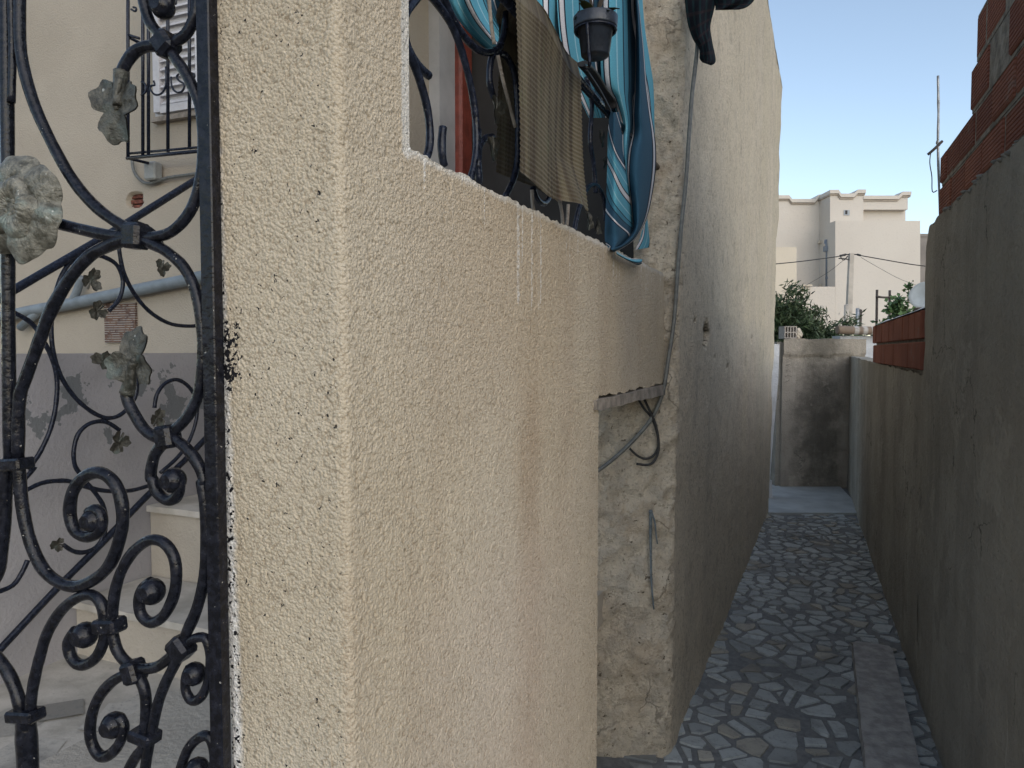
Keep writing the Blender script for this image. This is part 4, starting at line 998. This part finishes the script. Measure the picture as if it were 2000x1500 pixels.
part('brick_courses', mb, M['brickv'], bw); part('mortar', mbm, M['mortar'], bw)
mb = MB(); rows = [[RP.at(sb0+(sb1-sb0)*i/50, LWZ0+.012+2*hc_+(.018+.012*noise.noise(V((i*.5, j, 0))))*(1 if 0 < j < 4 else 0)-.004, -.015+.18*j/4) for i in range(51)] for j in range(5)]; mb.grid(rows, True); part('mortar_cap', mb, M['white'], bw)

# ------------------------------------------------------------------ end of the alley
EP = Plane(V((0, 7.75, 0)), (1, .0))
def es(px, py=685): return EP.s(px, py)
ew = thing('end_wall', EP.at(es(1590), 0), 'stained grey cement wall closing the alley end', 'wall')
ztop = EP.hit(1590, 662).z; zband = EP.hit(1590, 695).z
mb = MB(); x0, x1 = es(1529), es(1690)
etop = lambda x: ztop+.012*noise.noise(V((x*6, 1, 0)))+.008*noise.noise(V((x*17, 1, 0)))
cols = [x0+(x1-x0)*i/90 for i in range(91)]
rows = []
for j in range(81):
    rows.append([])
    for x in cols:
        z = etop(x)*j/80; o = .008*noise.noise(V((x*3, z*3, 2)))+.004*noise.noise(V((x*11, z*11, 2)))+(.022 if z > zband+.012*noise.noise(V((x*9, 0, 0))) else 0)
        rows[-1].append(EP.at(x, z, o))
mb.grid(rows, True); mb.grid([[EP.at(x, etop(x)+.004*noise.noise(V((x*20, k, 0))), .02-.16*k/4) for x in cols] for k in range(5)], True); mb.pbox(EP, x0+.002, x1, 0, ztop-.04, -.14, -.012)
part('render', mb, M['endw'], ew)
mb = MB(); mb.pbox(EP, es(1521), es(1533), 0, ztop-.03, -.6, -.05); part('buttress', mb, M['right'], ew)
# white strip of painted wall at the bend
WS = Plane(V((0, 7.15, 0)), (1, 0))
mb = MB(); a0 = WS.s(1490); a1 = WS.s(1521); b1 = WS.s(1508); zt_w = WS.hit(1515, 672).z
prs = [(a0, .2), (b1, .2), (WS.s(1514), .7), (a1, 1.2), (a1+.008, zt_w), (a0, zt_w)]
mb.prism(WS, prs, -.12, 0); mb.prism(WS, [(a0, 0), (b1+.03, 0), (b1+.02, .197), (a0, .197)], -.14, -.0)
solo('white_jamb', mb, M['white'], WS.at(a0, 0), 'narrow white painted door jamb at the bend of the alley', 'door jamb')
# white wall behind
WB = Plane(V((0, 8.5, 0)), (1, 0))
mb = MB(); mb.pbox(WB, WB.s(1640), WB.s(1760), 0, WB.hit(1680, 656).z, -.2, 0)
solo('white_wall', mb, M['white'], WB.at(WB.s(1690), 0), 'white limewashed wall just beyond the end of the alley', 'wall')
mb = MB(); pz = WB.hit(1670, 646).z; mb.tube([V((WB.p.x+WB.s(1628), 8.42, pz+.01)), V((WB.s(1670), 8.42, pz)), V((WB.s(1740), 8.42, pz-.005))], .05, 14, sub=6, jit=.06)
solo('old_pipe', mb, M['pipe'], V((WB.s(1680), 8.42, pz-.05)), 'old brown and white pipe lying along the white wall', 'pipe')
# perforated brick and a stone on the end wall
mb = MB(); h0, h1 = es(1531), es(1555); zb0_, zb1_ = ztop+.004, EP.hit(1543, 637).z; nx, nz_ = 4, 2; tw = .012
mb.pbox(EP, h0, h1, zb0_, zb1_, -.16, -.09)
W_ = (h1-h0-tw*(nx+1))/nx; H_ = (zb1_-zb0_-tw*3)/2
for i in range(nx+1): mb.pbox(EP, h0+i*(W_+tw), h0+i*(W_+tw)+tw, zb0_, zb1_, -.09, .01)
for j in range(3): 
    for i in range(nx): mb.pbox(EP, h0+i*(W_+tw)+tw, h0+(i+1)*(W_+tw), zb0_+j*(H_+tw), zb0_+j*(H_+tw)+tw, -.09, .008)
solo('hollow_block', mb, simple('grey_hollow_block', (.33, .30, .27), .95, .2, 30, .006), EP.at((h0+h1)/2, zb0_, -.07), 'grey hollow block with open cells on the end wall', 'block')
mb = MB(); c = EP.at(es(1562), ztop+.05, -.06); rows = []
for i in range(9):
    th = math.pi*i/8; rows.append([c+V((math.sin(th)*math.cos(k*.524)*.045, math.sin(th)*math.sin(k*.524)*.05, math.cos(th)*.065))*(1+.35*noise.noise(V((i*.7, k*.8, 3)))) for k in range(12)])
mb.grid(rows, False, True); solo('stone', mb, simple('pale_stone', (.50, .44, .36), .9, .15, 12, .01), c-V((0, 0, .06)), 'pale rough stone beside the hollow block', 'stone')
tw = thing('dry_twigs', EP.at(es(1536), 1.1, .02), 'dry twigs sprouting from the edge of the end wall', 'twigs')
for k in range(4):
    mb = MB(); p = EP.at(es(1533)+.004*k, 1.16+.06*k, .015); mb.tube([p, p+V((.02, -.02, .012)), p+V((R.uniform(.03, .06), -.03, R.uniform(-.01, .03)))], .002, 5); part('twig', mb, M['sticks'], tw)

# plank lying on the paving
mb = MB(); p0, p1, p2, p3 = on_z(1668, 1275), on_z(1738, 1272), on_z(1796, 1520), on_z(1692, 1520)
ax = ((p3+p2)/2-(p0+p1)/2); ax.normalize(); wx = V((-ax.y, ax.x, 0)); c = (p0+p1)/2; L = 1.3; wd = (p1-p0).length/2
rows = []
def plank_sec(t):
    e = c+ax*t+V((0, 0, .004)); w = wd*(1+.03*noise.noise(V((t*6, 0, 1)))); 
    if t < .04: w *= .86+.14*t/.04
    return [e-wx*w+V((0, 0, .010)), e-wx*(w-.006)+V((0, 0, .040)), e+V((0, 0, .042+.002*noise.noise(V((t*9, 2, 1))))), e+wx*(w-.006)+V((0, 0, .040)), e+wx*w+V((0, 0, .010))]
mb.grid([plank_sec(L*i/40) for i in range(41)], False)
e = [plank_sec(0), plank_sec(L)]; b0 = mb.add(e[0]+e[1], [(0, 1, 2, 3, 4), (9, 8, 7, 6, 5), (0, 4, 9, 5)])
solo('wooden_plank', mb, M['plank'], c, 'dusty grey plank lying on the broken tile paving', 'plank')

# ------------------------------------------------------------------ beyond the alley
def YP(y): return Plane(V((0, y, 0)), (1, 0))
k7 = lambda L: [(1500+x/4.412, 340+y/4.412) for x, y in L]
fb = thing('apartment_building', (16.5, 36, 0), 'pale flat-roofed apartment building with scalloped parapet, far beyond the alley', 'building')
def outline(pl, L): return [(pl.d.dot(pl.hit(x, y)-pl.p), pl.hit(x, y).z) for x, y in L]
def far(name, y, L, depth, mat, trim=None, parent=None):
    pl = YP(y); mb = MB(); o = outline(pl, k7(L)); o = [(s, z) if z > .6 else (s, -.02) for s, z in o]; mb.prism(pl, o, -depth, 0); r = part(name, mb, M[mat], parent or fb)
    if trim:
        pts = outline(pl, k7(trim)); e = [(pts[0][0]-.06, pts[0][1])]+pts[1:-1]+[(pts[-1][0]+.06, pts[-1][1])]
        for nm, m_, z0_, z1_, fr in (('coping', 'far', .0, .17, .13), ('cornice', 'fartrim', -.08, -.002, .06)):
            mb = MB()
            for (a, za), (b, zb) in zip(e, e[1:]):
                mb.prism(pl, [(a, za+z0_), (b, zb+z0_), (b, zb+z1_), (a, za+z1_)], -depth-.1, fr)
            part(nm, mb, M[m_], r)
    return r
far('wing_wall', 36.2, [(-250, 1320), (-250, 216), (175, 216), (200, 248), (398, 248), (430, 210), (470, 210), (470, 1320)], 4, 'far', [(-250, 216), (175, 216), (200, 248), (398, 248), (430, 210), (470, 210)])
tw_ = far('stair_tower', 35.0, [(535, 1320), (535, 172), (598, 170), (620, 203), (732, 203), (766, 168), (822, 168), (822, 1320)], 1.3, 'far', [(535, 172), (598, 170), (620, 203), (732, 203), (766, 168), (822, 168)])
far('parapet', 35.1, [(822, 306), (822, 220), (1115, 220), (1150, 186), (1205, 186), (1205, 306)], .5, 'far', [(822, 220), (1115, 220), (1150, 186), (1212, 186)])
far('upper_wall', 35.45, [(822, 1320), (822, 304), (1185, 304), (1185, 1320)], 3, 'far')
far('main_wall', 34.0, [(580, 1330), (580, 402), (1312, 402), (1312, 1330)], 1.25, 'far')
far('podium_wall', 33.95, [(250, 1330), (250, 970), (579, 970), (579, 1330)], 2.1, 'far')
far('yard_building', 33.0, [(-260, 1330), (-260, 628), (246, 628), (246, 1330)], .9, 'farcream')
pl = YP(34.97); mb = MB()
o = outline(pl, k7([(655, 355), (704, 310)])); w_ = part('window', (mb.pbox(pl, o[0][0], o[1][0], o[0][1], o[1][1], -.06, .005), mb)[1], simple('window_reveal', (.30, .33, .36), .5, .1, 3, .001), tw_)
mb = MB(); mb.pbox(pl, o[0][0]+.05, (o[0][0]+o[1][0])/2+.02, o[0][1]+.05, o[1][1]-.02, .0, .02); part('pane', mb, M['dark'], w_)
# service pipe, meter box and ledges in the recess
pl = YP(34.9); mb = MB(); mb.tube([pl.hit(*q) for q in k7([(497, 570), (505, 640), (503, 970)])], .05, 8, sub=1); mb.tube([pl.hit(*q) for q in k7([(488, 600), (490, 575), (505, 568), (512, 585)])], .03, 6)
for bx in ([(482, 668), (508, 622)], [(500, 905), (525, 885)]):
    a, b = outline(pl, k7(bx)); mb.pbox(pl, a[0], b[0], a[1], b[1], -.1, .1)
mb.tube([pl.hit(*q) for q in k7([(500, 930), (530, 912), (560, 905)])], .05, 8, sub=1); mb.tube([pl.hit(*q) for q in k7([(505, 890), (540, 875), (562, 885)])], .04, 8, sub=1)
part('service_pipe', mb, simple('blue_grey_pipe', (.16, .19, .23), .5, .1, 3, .001), fb)
for y_, bx in ((36.1, [(432, 598), (475, 578)]), (36.1, [(440, 968), (482, 950)]), (33.9, [(290, 966), (368, 955)])):
    pl = YP(y_); mb = MB(); a, b = outline(pl, k7(bx)); mb.pbox(pl, a[0], b[0], a[1], b[1], -.05, .2); part('ledge', mb, M['farcream'], fb)
mb = MB(); pl = YP(38); a, b = outline(pl, k7([(1290, 1330), (1600, 540)])); mb.pbox(pl, a[0], b[0], -.02, b[1], -5, 0); mb.pbox(pl, a[0]-.05, b[0], b[1], b[1]+.15, -5.05, .05)
solo('grey_house', mb, M['fargrey'], (a[0]+1, 39, 0), 'dull grey flat-roofed house edge beyond the right wall', 'house')

# concrete pole and its lines
PP = YP(27)
pb, ptp = PP.hit(1656, 680), PP.hit(1662.5, 495)
pole = thing('utility_pole', (pb.x, 27, 0), 'tapering concrete utility pole in front of the pale building', 'utility pole')
mb = MB(); b0_ = V((pb.x-.05, 27, 0)); t0_ = V((ptp.x, 27, ptp.z)); n_ = 10
mb.grid([[b0_.lerp(t0_, i/n_)+V((math.cos(k*math.pi/2+.785)*w, math.sin(k*math.pi/2+.785)*w, 0)) for k in range(4)] for i in range(n_+1) for w in [.155-.045*i/n_]], False, True); mb.add([t0_+V((math.cos(k*math.pi/2+.785)*.11, math.sin(k*math.pi/2+.785)*.11, 0)) for k in range(4)], [(0, 1, 2, 3)])
part('shaft', mb, M['pole'], pole)
mb = MB(); mb.tube([PP.hit(1650, 497), PP.hit(1676, 497)], .022, 6, sub=1)
for L in ([(1640, 500), (1652, 497)], [(1674, 497), (1681, 499)], [(1638, 505), (1648, 505), (1660, 508)], [(1642, 502), (1648, 508), (1656, 500)]): mb.tube([PP.hit(*q) for q in L], .04 if len(L) == 2 else .02, 6)
part('insulator', mb, M['wire'], pole)
def line(L, r, label, y0=27, y1=27):
    mb = MB(); n = len(L); mb.tube([YP(y0+(y1-y0)*i/(n-1)).hit(*q) for i, q in enumerate(L)], r, 6); solo('power_line', mb, M['wire'], YP(y0).hit(*L[0]), label, 'power line', 'overhead lines at the pole')
line([(1651, 499), (1600, 506), (1560, 511), (1520, 515), (1440, 522)], .018, 'thick overhead line leading left from the pole top', 27, 26)
line([(1680, 499), (1720, 506), (1760, 513), (1800, 519), (1900, 530)], .018, 'thick overhead line leading right from the pole top', 27, 26)
line([(1650, 506), (1620, 530), (1580, 554), (1540, 575)], .008, 'thin stay wire slanting down left from the pole', 27, 31)
line([(1682, 503), (1720, 525), (1760, 546), (1800, 560)], .008, 'thin stay wire slanting down right from the pole', 27, 31)
# fence posts and the stick frame
for (x, yt, Y, r_, m, lab) in ((1653.5, 597, 22, .075, 'pole', 'pale short post close against the utility pole'), (1675, 603, 20, .05, 'steel', 'thin grey fence post right of the utility pole'), (1679.5, 606, 20.5, .06, 'sticks', 'short dark post beside the thin grey post')):
    pl = YP(Y); t_ = pl.hit(x, yt); mb = MB(); mb.tube([V((t_.x, Y, 0)), V((t_.x, Y, t_.z*.5)), t_], r_, 8, sub=3, jit=.1); mb.sphere(t_, r_*1.05, nu=8, nv=6, sc=(1, 1, .5)); solo('fence_post', mb, M[m], (t_.x, Y, 0), lab, 'post')
pl = YP(17); fr = thing('stick_frame', (pl.hit(1725, 650).x, 17, 0), 'H shaped frame of dead sticks above the right shrub', 'stick frame')
for x, yt in ((1713, 566), (1738, 567)):
    t_ = pl.hit(x, yt); mb = MB(); mb.tube([V((t_.x, 17, 0)), V((t_.x+.01, 17, t_.z*.6)), t_], .030, 7, jit=.2); part('post', mb, M['sticks'], fr)
mb = MB(); mb.tube([pl.hit(1711, 579, .05), pl.hit(1726, 581, .05), pl.hit(1742, 581, .05)], .026, 7, jit=.2); part('crossbar', mb, M['sticks'], fr)

# satellite dish
dp = YP(6.2); dc = dp.hit(1796, 577); dish = thing('satellite_dish', (dc.x+.05, 6.2, 1.4), 'pale satellite dish seen edge-on over the brick upstand', 'satellite dish')
mb = MB(); ax_ = V((-.75, -.62, .25)).normalized()
mb.lathe(dc+V((.05, .02, 0)), [(.0, 0), (.05, .004), (.09, .014), (.115, .026), (.117, .024), (.09, .008), (.05, -.003), (0, -.006)], 28, ax_); part('reflector', mb, simple('dish_paint', (.42, .47, .50), .5, .1, 10, .001), dish)
mb = MB(); mb.tube([dc+V((.07, .03, 0)), dc+V((.06, .04, -.12)), V((dc.x+.06, 6.25, 1.40))], .012, 8, sub=1); mb.box(dc+V((.0, .0, -.13)), (.03, 0, 0), (0, .03, 0), (0, 0, .025)); part('mount', mb, M['sticks'], dish)

# ------------------------------------------------------------------ plants
def bush(name, base, n_st, h, spread, leaf, n_leaf, cols, label, feather=True, seed=1, lean=(0, 0), cat='shrub', grp=None, droop=.35, dens=1.0):
    rr = random.Random(seed); base = V(base); t = thing(name, base, label, cat, grp); st_ = MB(); lv = MB(); tint = []
    for k in range(n_st):
        a = rr.uniform(0, 6.283); out = spread*math.sqrt(rr.random()); hh = h*rr.uniform(.45, 1.0)*(1-.35*(out/spread)**2); tip = base+V((math.cos(a)*out+lean[0]*hh, math.sin(a)*out*.8+lean[1]*hh, hh))
        mid = base.lerp(tip, .5)+V((math.cos(a)*out*-.12, 0, hh*.14)); pts = catmull([base+V((math.cos(a)*.04, math.sin(a)*.04, 0)), mid, tip], 5)
        tip2 = tip+V((math.cos(a)*out*droop, math.sin(a)*out*droop*.5, -hh*.05*droop)); pts.append(tip2)
        st_.tube(pts, h*.009, 5, taper=(1, .3), sub=1)
        for i in range(int(n_leaf*dens)):
            f = rr.random()**.6; q = f*(len(pts)-1); i0 = min(int(q), len(pts)-2); p = pts[i0].lerp(pts[i0+1], q-i0)
            g = spread*.22*(1-.5*f); p = p+V((rr.gauss(0, g), rr.gauss(0, g), rr.gauss(0, g*.8)))
            if feather: d = V((rr.gauss(0, .6)+math.cos(a)*.6, rr.gauss(0, .6)+math.sin(a)*.4, rr.gauss(.35, .6))).normalized(); w_ = .11
            else: d = V((rr.gauss(0, 1), rr.gauss(0, 1), rr.gauss(.1, .7))).normalized(); w_ = .34
            L = leaf*rr.uniform(.6, 1.35); s = d.cross(V((rr.gauss(0, 1), rr.gauss(0, 1), rr.gauss(0, 1)))).normalized()*(L*w_)
            lv.add([p, p+d*L*.5+s, p+d*L, p+d*L*.5-s], [(0, 1, 2, 3)]); c = rr.choice(cols); kk = rr.uniform(.7, 1.25); tint += [tuple(x*kk for x in c)]*4
    lv.att['tint'] = tint
    part('stems', st_, M['sticks'], t); part('foliage', lv, M['leaf'], t)
    return t
g1 = [(.045, .075, .035), (.06, .095, .045), (.085, .115, .06), (.035, .055, .025)]
g2 = [(.05, .10, .035), (.075, .14, .05), (.04, .07, .03), (.10, .16, .06)]
bp = YP(9.6); b = bp.hit(1545, 655)
bush('feathery_shrub', (b.x-.12, 9.6, .9), 34, 1.55, .50, .09, 330, g1, 'tall feathery grey-green shrub behind the hollow block', True, 3)
b = bp.hit(1592, 655); bush('feathery_shrub', (b.x, 9.4, .9), 34, 1.16, .44, .08, 360, g1, 'lower dark feathery shrub between the stone and the pipe', True, 4)
b = YP(11).hit(1625, 650); bush('weed', (b.x, 11, 1.0), 14, .98, .34, .06, 110, g1, 'wispy weed just left of the utility pole', True, 6, cat='weed')
b = YP(12).hit(1690, 648); bush('weed', (b.x, 12, 1.1), 12, .80, .34, .07, 70, g2, 'light green weed right of the utility pole foot', False, 7, cat='weed')
b = YP(12.5).hit(1752, 640); bush('leafy_shrub', (b.x+.05, 12.5, 1.0), 24, 1.42, .42, .085, 130, g2, 'bright leafy shrub above the brick upstand', False, 9)
b = YP(13).hit(1778, 620); bush('leafy_shrub', (b.x+.05, 13.2, 1.0), 18, 1.72, .30, .085, 110, g2, 'taller leafy shrub beside the satellite dish', False, 10)
# earth bank that carries the plants behind the end wall
mb = MB(); mb.grid([[V((x, y, min(1.25, max(-.03, (y-8.75)*2))-max(0, (y-14))*.35+.05*noise.noise(V((x, y, 0))))) for x in [1.0+.5*i for i in range(28)]] for y in [8.72+.35*j for j in range(30)]], True); struct('earth_bank', mb, M['dirt'])

# ------------------------------------------------------------------ light
w = bpy.data.worlds.new('World'); S.world = w; w.use_nodes = True; nt_ = w.node_tree; bgd = nt_.nodes['Background']
sky = nt_.nodes.new('ShaderNodeTexSky'); sky.sky_type = 'NISHITA'; sky.sun_disc = False; sky.sun_elevation = SUN_EL; sky.sun_rotation = math.atan2(SUN_AZ.x, SUN_AZ.y)
sky.air_density = 1.0; sky.dust_density = .6; sky.ozone_density = 1.0; sky.altitude = 50
hs = nt_.nodes.new('ShaderNodeHueSaturation'); hs.inputs['Saturation'].default_value = .84; hs.inputs['Hue'].default_value = .496; hs.inputs['Value'].default_value = 1.0
nt_.links.new(sky.outputs[0], hs.inputs['Color']); nt_.links.new(hs.outputs[0], bgd.inputs['Color']); bgd.inputs['Strength'].default_value = .142
ld = bpy.data.lights.new('sun', 'SUN'); ld.energy = .85; ld.angle = math.radians(85); ld.color = (1, .90, .77)
lo = bpy.data.objects.new('sun', ld); COL.objects.link(lo)
sd = SUN_AZ*math.cos(SUN_EL)+V((0, 0, math.sin(SUN_EL))); lo.rotation_euler = sd.to_track_quat('Z', 'Y').to_euler()
S.view_settings.view_transform = 'Standard'; S.view_settings.look = 'None'; S.view_settings.exposure = .66; S.view_settings.gamma = 1.0
S.render.engine = 'CYCLES'
S.cycles.max_bounces = 6; S.cycles.use_denoising = True
